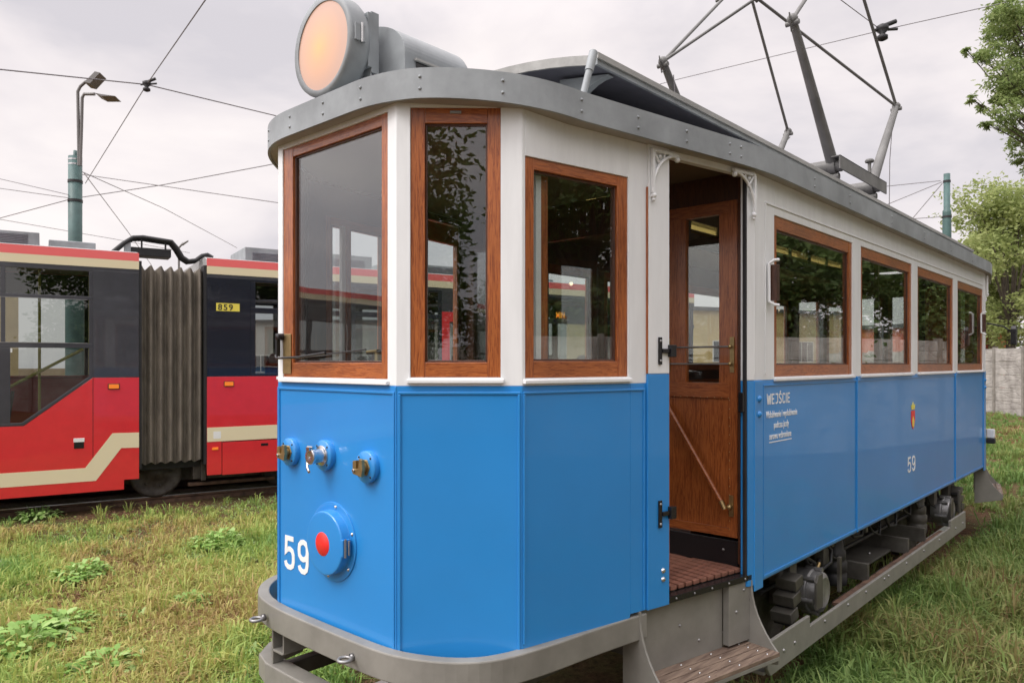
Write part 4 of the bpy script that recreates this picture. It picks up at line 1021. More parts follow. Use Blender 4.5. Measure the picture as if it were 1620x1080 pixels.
# ---- pantograph
pant = MB(); pant.m(PANT)
zb = 3.49; A1 = (4.53, -.55, zb); A2 = (5.53, -.55, zb+.02)
for x in (4.53, 5.53):
    pant.tube([(x, -.62, zb), (x, .62, zb)], .055, 14); pant.tube([(x, -.60, zb-.09), (x, .60, zb-.09)], .028, 10)
for y in (-.60, .60):
    pant.box(4.42, 5.68, y-.045, y-.033, zb-.055, zb+.055); pant.box(4.42, 5.68, y-.045, y+.03, zb+.045, zb+.056)
pant.tube([(5.25, -.62, zb+.05), (5.25, -.62, zb+.16)], .016, 8); pant.lathe([(.035, .16), (.04, .175), (.03, .19), (1e-4, .19)], (5.25, -.62, zb), 'z', 14)
for x in (4.6, 5.46):
    for y in (-.35, .35): pant.lathe([(.05, 3.30-zb), (.06, 3.34-zb), (.04, 3.37-zb), (.04, 3.43-zb)], (x, y, zb), 'z', 14)
panto = recalc(pant.build('pantograph', tram, .002))
K = {(-1, -1): (3.67, -.55, 4.42), (1, -1): (6.34, -.55, 4.45), (-1, 1): (3.66, .55, 4.40), (1, 1): (6.32, .55, 4.42)}
TOP = {(-1, -1): (4.93, -.48, 5.52), (1, -1): (5.20, -.48, 5.52), (-1, 1): (4.93, .48, 5.52), (1, 1): (5.20, .48, 5.52)}
for (sx, sy), k in K.items():
    x = 4.53 if sx < 0 else 5.53
    mb = MB(); mb.m(PANT); mb.tube([(x, sy*.55, zb), k], [.048, .030], 12); mb.lathe([(.07, -.03), (.07, .03)], (x, sy*.55, zb), 'y', 14); mb.build('lower_arm', panto)
    mb = MB(); mb.m(PANT); mb.tube([k, TOP[(sx, sy)]], .015, 8); mb.ball(k, .042, 5); mb.tube([(k[0], k[1]-.05, k[2]-.03), (k[0], k[1]+.05, k[2]-.03)], .02, 8)
    mb.tube([(k[0]-.06, k[1], k[2]+.03), (k[0]-.02, k[1], k[2]-.10), (k[0]+.05, k[1], k[2]-.05)], .006, 6); mb.build('upper_arm', panto)
for k_ in ((-1, 1), (1, -1)):
    mb = MB(); mb.m(PANT); mb.tube([K[k_], (4.276, 0, 4.98)], .013, 8); mb.build('cross_brace', panto)
mb = MB(); mb.m(PANT); mb.tube([(4.276, 0, 4.95), (4.93, 0, 5.52)], .013, 8); mb.ball((4.276, 0, 4.98), .03, 5); mb.build('brace_strut', panto)
mb = MB(); mb.m(PANT)
for x in (4.93, 5.20): mb.tube([(x, -.50, 5.52), (x, .50, 5.52)], .014, 8); mb.tube([(x, -.85, 5.56), (x, -.6, 5.62), (x, .6, 5.62), (x, .85, 5.56)], .014, 8)
mb.build('collector_head', panto)
mb = MB(); mb.m(WIRE); mb.tube([(6.34, -.52, 4.38), (6.30, -.50, 3.9), (6.28, -.5, 3.33)], .004, 6); mb.tube([(3.75, .50, 4.30), (3.80, .45, 3.33)], .004, 6); mb.build('pull_rope', panto)
#SECTION_RED
# ================================================================== red articulated tram
red = empty('articulated_tram', (RA.x, RA.y, 0)); tag(red, 'red and cream articulated tram numbered 859 with grey bellows, parked behind the blue tram', 'tram')
RL = facet((0, 0), (RD.x, RD.y))          # same frame without the translation (children of the Empty)
WD = 2.35
def rb(m_, *boxes):
    mb = MB(RL); mb.m(m_)
    for b_ in boxes: mb.box(*b_)
    return mb
S0, S1, S2, S3 = -14.0, 1.53, 2.375, 11.8
for nm, a, b_ in (('body', S0, S1), ('body', S2, S3)):
    mb = rb(RED2, (a, b_, -.03, 0, 3.192, 3.30)); mb.m(TCREAM); mb.box(a, b_, -.03, 0, 3.083, 3.191)
    mb.m(CHAR); mb.box(a, b_, -.03, -.002, 3.04, 3.0825)
    # far wall, ends, floor and roof
    mb.m(RED2); mb.box(a, b_, -WD, -WD+.03, 3.192, 3.30); mb.m(CHAR); mb.box(a, b_, -WD, -WD+.03, 2.85, 3.19); mb.m(RED); mb.box(a, b_, -WD, -WD+.03, .3, 1.66)
    mb.m(CHAR)
    k = a
    while k < b_: mb.box(k, min(k+.14, b_), -WD, -WD+.03, 1.66, 2.85); k += 1.5
    mb.m(GRIME); mb.box(a+.02, b_-.02, -WD+.03, -.03, .34, .90); mb.m(mat('roof_grey', (.33, .33, .33), .6, var=.1)); mb.prism([(-.03, 3.28), (-.2, 3.335), (-WD+.2, 3.335), (-WD+.03, 3.28), (-WD+.03, 3.2), (-.03, 3.2)], a, b_, 'x')
    mb.m(CHAR); mb.box(a, a+.03, -WD+.03, -.03, .9, 3.2); mb.box(b_-.03, b_, -WD+.03, -.03, .9, 3.2) if b_ > 5 else None
    recalc(mb.build(nm, red))
# left section
mb = MB(RL); mb.m(RED)
mb.prism([(S0, .215), (1.353, .200), (1.353, .325), (S1, .325), (S1, 1.66), (1.0, 1.66), (.26, 1.075), (S0, 1.075)], -.03, 0, 'y')
mb.m(RED2); mb.m(TCREAM)
mb.prism([(S1, .735), (S1, .935), (1.22, .940), (.913, .512), (S0, .517), (S0, .341), (1.033, .339), (1.322, .742)], .0005, .003, 'y')
recalc(mb.build('lower_side_panel', red))
mb = MB(RL); mb.m(CHAR); mb.box(1.0, S1, -.03, -.001, 1.662, 3.04)
for z0, z1 in ((3.02, 3.04), (2.655, 2.70), (2.04, 2.10)): mb.box(S0, 1.0, -.03, -.003, z0, z1)
mb.prism([(1.0, 1.662), (1.0, 2.04), (.955, 2.04), (.955, 1.675), (.235, 1.115), (S0, 1.115), (S0, 1.0765), (.255, 1.0765)], -.03, -.003, 'y')
k = .955
while k > S0+.1:
    mb.box(k, k+.045, -.03, -.003, 2.10, 2.655); mb.box(k, k+.045, -.03, -.003, 2.70, 3.02)
    if k < .9: mb.box(k-.05, k+.095, -.03, -.003, 1.115, 2.04)
    k -= .93 if k > .9 else 1.6
wr = recalc(mb.build('window_frame', red, .004))
mb = MB(RL); mb.m(TGLASS); mb.box(S0+.05, .96, -.018, -.014, 1.66, 3.02); mb.prism([(S0+.05, 1.115), (.235, 1.115), (.955, 1.672), (S0+.05, 1.672)], -.018, -.014, 'y'); recalc(mb.build('pane', wr))
mb = MB(RL); mb.m(STEEL); mb.box(-4, .94, -.003, .001, 2.098, 2.106); mb.box(-.0, .94, -.003, .001, 2.652, 2.658); mb.m(LETTER); mb.box(.09, .14, -.013, -.010, 1.98, 2.03); mb.build('window_trim', wr)
mb = MB(RL); mb.m(PALEY); mb.tube([(-1.2, -.25, .98), (.02, -.25, 1.50), (.90, -.25, 2.03)], .02, 10); mb.tube([(.42, -.5, .9), (.42, -.5, 3.1)], .018, 10); mb.tube([(.98, -.3, 1.7), (.98, -.3, 3.0)], .018, 8); mb.m(BLACK); mb.tube([(.08, -.25, 1.05), (.14, -.25, 1.5)], .02, 8); mb.build('handrail', red)
# right section
mb = MB(RL); mb.m(RED); mb.box(S2, S3, -.03, 0, .757, 1.66); mb.m(TCREAM); mb.box(S2, S3, .0005, .003, .760, .957); mb.m(RED); mb.box(S2, 2.565, -.03, 0, .30, .755)
mb.prism([(2.575, .745), (4.6, .745), (4.6, .29), (2.575, .29)], -.03, .002, 'y'); mb.box(4.61, S3, -.03, 0, .27, .755)
mb.m(BLKP); mb.box(3.10, 3.20, .002, .006, .665, .70); mb.m(LETTER); mb.box(2.455, 2.555, .003, .005, .80, .90)
lo2 = recalc(mb.build('lower_side_panel', red, .005))
mb = MB(RL); mb.m(CHARB); mb.box(S2, 2.955, -.03, -.001, 1.662, 3.04)
for z0, z1 in ((3.0, 3.04), (2.56, 2.64), (1.662, 1.70)): mb.box(2.955, 6.0, -.03, -.002, z0, z1); mb.box(7.65, S3, -.03, -.002, z0, z1)
for s_ in (2.955, 4.45, 5.93, 7.66, 9.1, 10.5, 11.7): mb.box(s_, s_+.07, -.03, -.002, 1.70, 2.56); mb.box(s_, s_+.07, -.03, -.002, 2.64, 3.0)
w2 = mb.build('window_frame', red, .004)
mb = MB(RL); mb.m(TGLASS); mb.box(2.96, 6.0, -.018, -.014, 1.70, 3.0); mb.box(7.65, S3-.03, -.018, -.014, 1.70, 3.0); mb.build('pane', w2)
mb = MB(RL); mb.m(RED); mb.box(6.0, 6.14, -.03, .004, .40, 2.69); mb.box(7.52, 7.65, -.03, .004, .40, 2.69); mb.box(6.14, 7.52, -.03, .004, 2.53, 2.69); mb.box(6.79, 6.87, -.03, .002, .42, 2.53); mb.m(CHAR); mb.box(6.0, 7.65, -.03, -.002, 2.69, 3.04)
dd = mb.build('door', red, .004); mb = MB(RL); mb.m(TGLASS); mb.box(6.14, 6.79, -.018, -.014, .5, 2.53); mb.box(6.87, 7.52, -.018, -.014, .5, 2.53); mb.build('pane', dd)
mb = MB(RL); mb.m(YELLOW); mb.box(2.493, 2.806, -.0005, .002, 2.575, 2.685); pl = mb.build('number_plate', red, .0)
text_mesh('number', '859', .118, RL @ Matrix.Translation((2.515, .0025, 2.589)), BLKLET, pl, xs=1.0, off=.0022, space=1.22)
mb = MB(RL); mb.m(BLKP); mb.box(8.2, 9.0, -.06, -.035, 2.62, 2.92); dsp = mb.build('destination_display', red)
text_mesh('display_text', 'MIN', .15, RL @ Matrix.Translation((8.32, -.033, 2.67)), AMBER, dsp, xs=.75, off=.004)
for s_, z_ in ((1.236, 1.546), (2.661, 1.558)):
    mb = MB(RL); mb.m(BLACK); mb.box(s_-.068, s_+.068, 0, .006, z_-.038, z_+.038); mb.m(ORANGE); mb.box(s_-.058, s_+.058, .006, .024, z_-.028, z_+.028); mb.build('side_indicator', red, .006)
mb = MB(RL); mb.m(ORANGE); mb.box(2.44, 2.52, .0, .012, .645, .68); mb.build('side_reflector', red, .003)
mb = MB(RL); mb.m(BLKP); mb.box(.79, .90, .0005, .006, .765, .86); mb.m(LETTER); mb.box(.785, .905, .0008, .0075, .845, .895); mb.build('charging_flap', red, .003)
mb = MB(RL); mb.m(BLKP)
for s_ in (1.0, -1.6, -4.2): mb.box(s_-.003, s_+.003, .0003, .0012, .22 if s_ < 1 else .33, 1.07 if s_ < 1 else 1.655)
for s_ in (4.62, 5.96): mb.box(s_-.003, s_+.003, .0003, .0042, .30, 1.655)
mb.box(S0, 1.35, .0003, .0012, .700, .706) if False else None
mb.build('panel_seam', red)
# bellows
def bell(n, amp, prof_pts):
    v = []; fs = []; ns = 96; zs = [.50, 1.2, 2.1, 2.8, 3.0, 3.13]
    for i in range(ns+1):
        s_ = 1.56+(2.36-1.56)*i/ns; ph = math.cos(2*math.pi*6.5*i/ns)
        for j, z in enumerate(zs):
            bulge = -.03*(1 if j < 4 else (1.3 if j == 4 else 2.0)); v.append((s_, -.10+amp*ph+bulge*.6, z+(.03*ph if j == len(zs)-1 else (.02*ph if j == 0 else 0))))
    m_ = len(zs)
    for i in range(ns):
        for j in range(m_-1): fs.append((i*m_+j, (i+1)*m_+j, (i+1)*m_+j+1, i*m_+j+1))
    top = [(1.56+(.8)*i/ns, -.10-.06+amp*math.cos(2*math.pi*6.5*i/ns), 3.13+.03*math.cos(2*math.pi*6.5*i/ns)) for i in range(ns+1)]
    o = len(v); v += top+[(p[0], -WD+.1, p[2]) for p in top]
    for i in range(ns): fs.append((o+i, o+i+1, o+ns+2+i, o+ns+1+i))
    return v, fs
mb = MB(RL); mb.m(BELL); v, fs = bell(6, .045, None); mb.add(v, fs, True); mb.m(BLACK); mb.box(1.56, 2.36, -WD+.1, -.25, .4, 3.05); mb.box(1.53, 1.565, -.25, -.02, .45, 3.2); mb.box(2.34, 2.375, -.25, -.02, .45, 3.2)
recalc(mb.build('bellows', red))
# bogies
for sc_ in (1.78, -9.2, 9.6):
    for ds in (0, 1.75):
        mb = MB(RL); mb.m(GRIME); mb.lathe([(.34, -.06), (.34, .02), (.30, .035), (.27, .015), (.10, .03), (.09, .06), (1e-4, .06)], (sc_+ds, -.42, .335), 'y', 36)
        for k in range(6): mb.rivet((sc_+ds+.19*math.cos(k), -.395, .335+.19*math.sin(k)), .02, 'y', 1)
        recalc(mb.build('wheel', red))
    mb = MB(RL); mb.m(GRIME); mb.box(sc_-.6, sc_+2.3, -WD+.3, -.55, .18, .60); mb.box(sc_+.45, sc_+1.35, -.36, -.25, .22, .42); mb.box(sc_+.55, sc_+.62, -.36, -.2, .2, .6); mb.m(RUST); mb.box(sc_+.40, sc_+1.6, -.38, -.30, .12, .17); mb.build('bogie', red, .01)
mb = MB(RL); mb.m(GRIME); mb.box(S0, S3, -WD+.2, -.35, .45, .60); mb.build('chassis', red)
# seats
for s_ in (-9, -7.5, -6, -4.5, -3, 3.2, 3.62, 4.8, 5.3, 8.2, 8.9, 9.6, 10.3):
    mb = MB(RL); mb.m(SEAT); mb.box(s_, s_+.40, -.62, -.24, 1.35, 1.42)
    pts = [(s_, 1.42), (s_+.03, 1.85), (s_+.10, 1.98), (s_+.16, 2.0), (s_+.24, 2.0), (s_+.32, 1.96), (s_+.37, 1.85), (s_+.38, 1.42)]
    mb.prism(pts, -.28, -.24, 'y'); recalc(mb.build('seat', red, .008))
# roof equipment
def roofbox(a, b_, n0, n1, z1, louvre):
    mb = MB(RL); mb.m(GREY); mb.box(a, b_, n0, n1, 3.31, z1)
    if louvre:
        mb.m(DGREY)
        for k in range(7): mb.box(a+.1, b_-.12, n1, n1+.008, 3.335+.02*k, 3.345+.02*k)
    return mb.build('roof_unit', red, .012)
roofbox(-3.2, .42, -1.3, -.25, 3.50, True); roofbox(.52, 1.05, -1.0, -.35, 3.44, False); roofbox(2.95, 4.9, -1.3, -.3, 3.54, True); roofbox(5.2, 7.6, -1.4, -.4, 3.5, True); roofbox(8.0, 8.6, -1.4, -.5, 3.42, False)
mb = MB(RL); mb.m(BLACK)
for dn in (0, .10, .2):
    pts = [(1.24, -.4-dn, 3.33), (1.38, -.4-dn, 3.47), (1.50, -.4-dn, 3.56), (1.62, -.4-dn, 3.575), (1.85, -.4-dn, 3.555), (1.98, -.4-dn, 3.545), (2.05, -.4-dn, 3.46), (2.12, -.4-dn, 3.34), (2.2, -.4-dn, 3.29), (2.30, -.4-dn, 3.31), (2.38, -.4-dn, 3.38), (2.45, -.4-dn, 3.40), (2.52, -.4-dn, 3.36)]
    mb.tube(pts, .03, 8)
mb.box(1.47, 1.98, -.75, -.45, 3.33, 3.44); mb.box(1.60, 1.62, -.5, -.45, 3.44, 3.56); mb.box(1.9, 1.92, -.5, -.45, 3.44, 3.55)
mb.m(GREY); mb.box(1.40, 1.47, -.6, -.4, 3.33, 3.50)
mb.build('cable_loom', red, .004)
#SECTION_BG
# ================================================================== poles, lamps, wires
def seg_wire(name, pts, r, label, cat='wire', group='overhead wires over the yard', sag=0):
    mb = MB(); mb.m(WIRE); P_ = []
    for (a, b_) in zip(pts, pts[1:]):
        for k in range(8): t_ = k/8; p = a.lerp(b_, t_); P_.append((p.x, p.y, p.z-sag*4*t_*(1-t_)))
    P_.append(tuple(pts[-1])); mb.tube(P_, r, 6)
    return tag(mb.build(name), label, cat, group)
D1 = 22
p0 = at(119, 574, D1)
pole = empty('catenary_pole', (p0.x, p0.y, GZ)); tag(pole, 'green steel pole with twin street lamps behind the red tram', 'pole')
h = at(119, 248, D1).z-GZ
mb = MB(); mb.m(POLE); mb.lathe([(.26, 0), (.26, 4.6), (.24, 5.45), (.20, 5.5), (.185, 5.55), (.185, h), (1e-4, h)], (0, 0, 0), 'z', 24); mb.m(CHROME); mb.lathe([(.19, h-.12), (.192, h-.08)], (0, 0, 0), 'z', 24); mb.lathe([(.19, h-.26), (.192, h-.22)], (0, 0, 0), 'z', 24); mb.m(BLACK); mb.lathe([(.2, h-.78), (.2, h-.70)], (0, 0, 0), 'z', 24); mb.lathe([(.2, h-1.35), (.2, h-1.27)], (0, 0, 0), 'z', 24)
mb.m(POLE); mb.lathe([(.06, h), (.05, h+.18), (1e-4, h+.18)], (0, 0, 0), 'z', 12); recalc(mb.build('shaft', pole))
rt = Vector((RT[0], RT[1], 0)); fw = Vector((FW[0], FW[1], 0))
def rel(px, py, dd=0): return at(px, py, D1+dd)-Vector((p0.x, p0.y, GZ))
for pts, hd in (([(125, 262), (124, 200), (123, 145), (127, 137), (136, 129)], [(133, 130), (150, 113), (158, 115), (142, 132)]), ([(127, 262), (129, 200), (130, 155), (133, 149), (150, 149)], [(150, 147), (160, 149), (182, 152), (160, 152)])):
    mb = MB(); mb.m(LAMPM); mb.tube([tuple(rel(*q, -.3)) for q in pts], .045, 8); arm = mb.build('lamp_arm', pole)
    mb = MB(); mb.m(LAMPM); a = [rel(*q, -.45) for q in hd]; b2 = [p+fw*.35+Vector((0, 0, -.05)) for p in a]
    mb.add([tuple(p) for p in a+b2], [(0, 1, 2, 3), (7, 6, 5, 4), (0, 4, 5, 1), (1, 5, 6, 2), (2, 6, 7, 3), (3, 7, 4, 0)]); recalc(mb.build('lamp_head', arm))
D2 = 30
p2 = at(1498, 574, D2); pole2 = empty('catenary_pole', (p2.x, p2.y, GZ)); tag(pole2, 'slim green steel pole beyond the rear of the blue tram', 'pole')
h2 = at(1498, 275, D2).z-GZ; hm = at(1498, 333, D2).z-GZ
mb = MB(); mb.m(POLE); mb.lathe([(.20, 0), (.16, hm-.25), (.16, hm-.1), (.155, hm), (.12, hm+.02), (.12, h2), (1e-4, h2)], (0, 0, 0), 'z', 20); mb.m(BLACK); mb.lathe([(.14, h2-.35), (.14, h2-.27)], (0, 0, 0), 'z', 20); mb.lathe([(.18, hm-.30), (.18, hm-.22)], (0, 0, 0), 'z', 20); recalc(mb.build('shaft', pole2))
p3 = at(283, 574, 48); sl = empty('street_lamp', (p3.x, p3.y, GZ)); tag(sl, 'small distant street lamp above the grey bellows', 'street lamp')
hh = at(283, 392, 48).z; mb = MB(); mb.m(LAMPM); mb.tube([(0, 0, 0), (0, 0, hh-GZ)], .07, 8); tp = at(290, 384, 48)-p3; mb.tube([(0, 0, hh-GZ), (tp.x, tp.y, tp.z+CAMH-GZ+0)], .06, 6); mb.build('shaft', sl)
a = at(288, 387, 48)-p3; mb = MB(); mb.m(LAMPM); mb.tube([(a.x, a.y, a.z+CAMH-GZ), (a.x+rt.x*.4, a.y+rt.y*.4, a.z+CAMH-GZ+.25)], [.09, .05], 8); mb.build('lamp_head', sl)
for o_ in (): pass
W = lambda px, py, d: at(px, py, d)
seg_wire('overhead_wire', [W(-300, 60, 11), W(0, 110, 13), W(232, 134, 15), W(435, 183, 17.5), W(700, 245, 22)], .012, 'thick overhead wire running past the insulator at the upper left')
seg_wire('overhead_wire', [W(700, -560, 5), W(325, 0, 10), W(232, 134, 15), W(135, 290, 21.8)], .010, 'steep wire from the top edge down to the twin lamp pole')
for lab, pts in [('wire from the twin lamp pole towards the blue tram, below the thick wire', [W(130, 276, 21.7), W(435, 320, 19), W(620, 345, 17)]),
                 ('wire rising from the twin lamp pole to the right', [W(130, 312, 21.7), W(260, 292, 21), W(420, 262, 20), W(700, 205, 18)]),
                 ('wire sloping from the twin lamp pole down behind the red tram roof', [W(130, 272, 21.7), W(260, 330, 30), W(375, 392, 40)]),
                 ('short steep wire from the twin lamp pole to the bellows', [W(133, 274, 21.7), W(202, 366, 28), W(240, 420, 36)]),
                 ('upper wire from the left edge to the twin lamp pole', [W(-100, 268, 24), W(0, 283, 23.5), W(108, 308, 21.8)]),
                 ('second wire from the left edge to the twin lamp pole', [W(-100, 286, 24), W(0, 298, 23.5), W(108, 313, 21.8)]),
                 ('wire falling from the twin lamp pole to the left edge', [W(108, 316, 21.8), W(0, 345, 24), W(-100, 372, 26)]),
                 ('low wire at the left edge above the red tram roof', [W(-50, 338, 30), W(0, 347, 30), W(180, 378, 34), W(300, 400, 38)])]:
    seg_wire('overhead_wire', pts, .012, lab)
seg_wire('overhead_wire', [W(1000, 145, 17), W(1075, 125, 16), W(1400, 47, 13), W(1575, 8, 12), W(1800, -50, 11)], .007, 'thin wire rising across the pantograph to the top right')
seg_wire('overhead_wire', [W(1200, -150, 10), W(1330, 0, 11.5), W(1393, 47, 13.0)], .007, 'short wire meeting the insulator right of the pantograph')
for lab, pts in [('upper guy wire left of the slim green pole', [W(1488, 286, 30), W(1390, 296, 28)]), ('middle guy wire left of the slim green pole', [W(1490, 288, 30), W(1400, 325, 33)]), ('steep guy wire left of the slim green pole', [W(1491, 290, 30), W(1440, 350, 34)]), ('lowest wire left of the slim green pole', [W(1490, 343, 30), W(1430, 347, 30)])]:
    seg_wire('overhead_wire', pts, .014, lab)
def insulator(name, px_, py_, d, label, s=1):
    c = at(px_, py_, d); o = MB(Matrix.Translation(c)); o.m(BLACK); o.lathe([(.03*s, -.14*s), (.07*s, -.12*s), (.07*s, -.08*s), (.03*s, -.05*s), (.08*s, .0), (.08*s, .05*s), (.03*s, .08*s)], (0, 0, 0), 'z', 12); o.tube([(0, 0, .05*s), (rt.x*.18*s, rt.y*.18*s, .12*s)], .03*s, 8)
    o.tube([(-rt.x*.12*s, -rt.y*.12*s, 0), (rt.x*.2*s, rt.y*.2*s, .02)], .02*s, 8)
    return tag(o.build(name), label, 'insulator', 'insulators on the overhead wires')
insulator('wire_insulator', 232, 134, 14.9, 'black insulator where two wires cross at the upper left', 1.0)
insulator('wire_insulator', 1396, 48, 12.9, 'black insulator on the wire right of the pantograph', 1.3)

# ================================================================== buildings beyond
YPL = mat('yellow_render', (.55, .43, .20), .8, var=.08, vscale=1.5); OPL = mat('orange_red_render', (.55, .12, .055), .8, var=.06, vscale=1.5); GPL = mat('grey_render', (.34, .33, .31), .8, var=.1)
DGL = mat('dark_window_glass', (.03, .035, .04), .1); FRW = mat('pale_window_frame', (.6, .6, .58), .5); ROOFD = mat('dark_flat_roof', (.07, .07, .075), .8)
def building(name, px0, px1, d0, d1, h, depth, m_, label, wz=(1.2, 2.6), step=3.0, ww=1.5, base=None):
    a = at(px0, 574, d0); b_ = at(px1, 574, d1); F_ = facet((0, 0), (b_.x-a.x, b_.y-a.y)); L_ = math.hypot(b_.x-a.x, b_.y-a.y)
    root = empty(name, (a.x, a.y, GZ)); tag(root, label, 'building')
    mb = MB(F_); mb.m(m_); mb.box(0, L_, -depth, 0, 0, h)
    if base: mb.m(base); mb.box(-.02, L_+.02, 0, .03, 0, 1.9)
    mb.build('wall', root)
    mb = MB(F_); mb.m(ROOFD); mb.box(-.25, L_+.25, -depth-.25, .25, h, h+.22); mb.build('roof', root)
    s_ = 1.0
    while s_+ww < L_ and step:
        for zz in (wz,) if isinstance(wz[0], (int, float)) else wz:
            mb = MB(F_); mb.m(FRW); mb.box(s_, s_+ww, 0, .05, zz[0], zz[1]); wo = mb.build('window', root)
            mb = MB(F_); mb.m(DGL); n = 3
            for k in range(n): mb.box(s_+.06+k*(ww-.06)/n, s_+(k+1)*(ww-.06)/n, .051, .058, zz[0]+.06, zz[1]-.06)
            mb.build('pane', wo)
        s_ += step
    return root
building('depot_building', 1035, 1335, 46, 52, 5.3, 12, YPL, 'long yellow depot seen through the blue tram windows', (2.0, 3.4), 3.4, 1.6, GPL)
building('workshop_building', 1352, 1460, 48, 44, 4.1, 10, OPL, 'orange red workshop seen through the second saloon window', (1.3, 2.7), 2.6, 1.2)
building('office_building', -900, -250, 42, 36, 7.5, 10, YPL, 'pale yellow office block beyond the left end of the red tram', ((1.4, 3.0), (4.6, 6.0)), 3.2, 1.6)
building('storage_hall', 380, 800, 60, 60, 5.2, 12, GPL, 'grey storage hall far behind the red tram', (1.2, 2.6), 4, 2)

# ================================================================== concrete fence
CONC = bpy.data.materials.new('stone_pattern_concrete'); CONC.use_nodes = True; t = CONC.node_tree; b = t.nodes['Principled BSDF']
tc = t.nodes.new('ShaderNodeTexCoord'); mp = t.nodes.new('ShaderNodeMapping'); mp.inputs['Scale'].default_value = (.8, .8, 4.2); t.links.new(tc.outputs['Object'], mp.inputs[0])
vo = t.nodes.new('ShaderNodeTexVoronoi'); vo.feature = 'DISTANCE_TO_EDGE'; vo.inputs['Scale'].default_value = 1.3; t.links.new(mp.outputs[0], vo.inputs['Vector'])
n = t.nodes.new('ShaderNodeTexNoise'); n.inputs['Scale'].default_value = 2.4; n.inputs['Detail'].default_value = 8; t.links.new(tc.outputs['Object'], n.inputs['Vector'])
r = t.nodes.new('ShaderNodeValToRGB'); t.links.new(n.outputs['Fac'], r.inputs[0]); r.color_ramp.elements[0].position = .3; r.color_ramp.elements[0].color = (.26, .245, .225, 1); r.color_ramp.elements[1].position = .65; r.color_ramp.elements[1].color = (.46, .44, .41, 1)
r2 = t.nodes.new('ShaderNodeValToRGB'); t.links.new(vo.outputs['Distance'], r2.inputs[0]); r2.color_ramp.elements[0].color = (.35, .35, .35, 1); r2.color_ramp.elements[1].position = .07; r2.color_ramp.elements[1].color = (1, 1, 1, 1)
mm = t.nodes.new('ShaderNodeMix'); mm.data_type = 'RGBA'; mm.blend_type = 'MULTIPLY'; mm.inputs[0].default_value = .25; t.links.new(r.outputs[0], mm.inputs[6]); t.links.new(r2.outputs[0], mm.inputs[7]); t.links.new(mm.outputs[2], b.inputs['Base Color'])
bp = t.nodes.new('ShaderNodeBump'); bp.inputs['Distance'].default_value = .014; t.links.new(r2.outputs[0], bp.inputs['Height']); t.links.new(bp.outputs[0], b.inputs['Normal']); b.inputs['Roughness'].default_value = .9
CPOST = mat('concrete_post', (.24, .225, .20), .9, var=.2, vscale=6)
fence = empty('concrete_fence', (34.3, 5.6, GZ)); tag(fence, 'stone patterned concrete panel fence closing the yard on the right', 'fence')
line = [(45, 16), (34.3, 5.6), (25, -.4), (17, -2.2), (14.3, -3.6), (11, -7.5), (4, -11.5), (-6, -13.5), (-16, -12)]
for (a, b_) in zip(line, line[1:]):
    L_ = math.hypot(b_[0]-a[0], b_[1]-a[1]); nb_ = max(1, round(L_/2.05))
    for k in range(nb_):
        p = (a[0]+(b_[0]-a[0])*k/nb_-34.3, a[1]+(b_[1]-a[1])*k/nb_-5.6); q_ = (a[0]+(b_[0]-a[0])*(k+1)/nb_-34.3, a[1]+(b_[1]-a[1])*(k+1)/nb_-5.6)
        F_ = facet(p, q_); l_ = L_/nb_
        mb = MB(F_); mb.m(CONC)
        for j in range(5): mb.box(.06, l_-.06, -.03, .02, .502*j, .502*j+.49)
        mb.build('fence_panel', fence, .008)
        mb = MB(F_); mb.m(CPOST); mb.box(-.07, .07, -.09, .08, 0, 2.56); mb.build('fence_post', fence, .008)

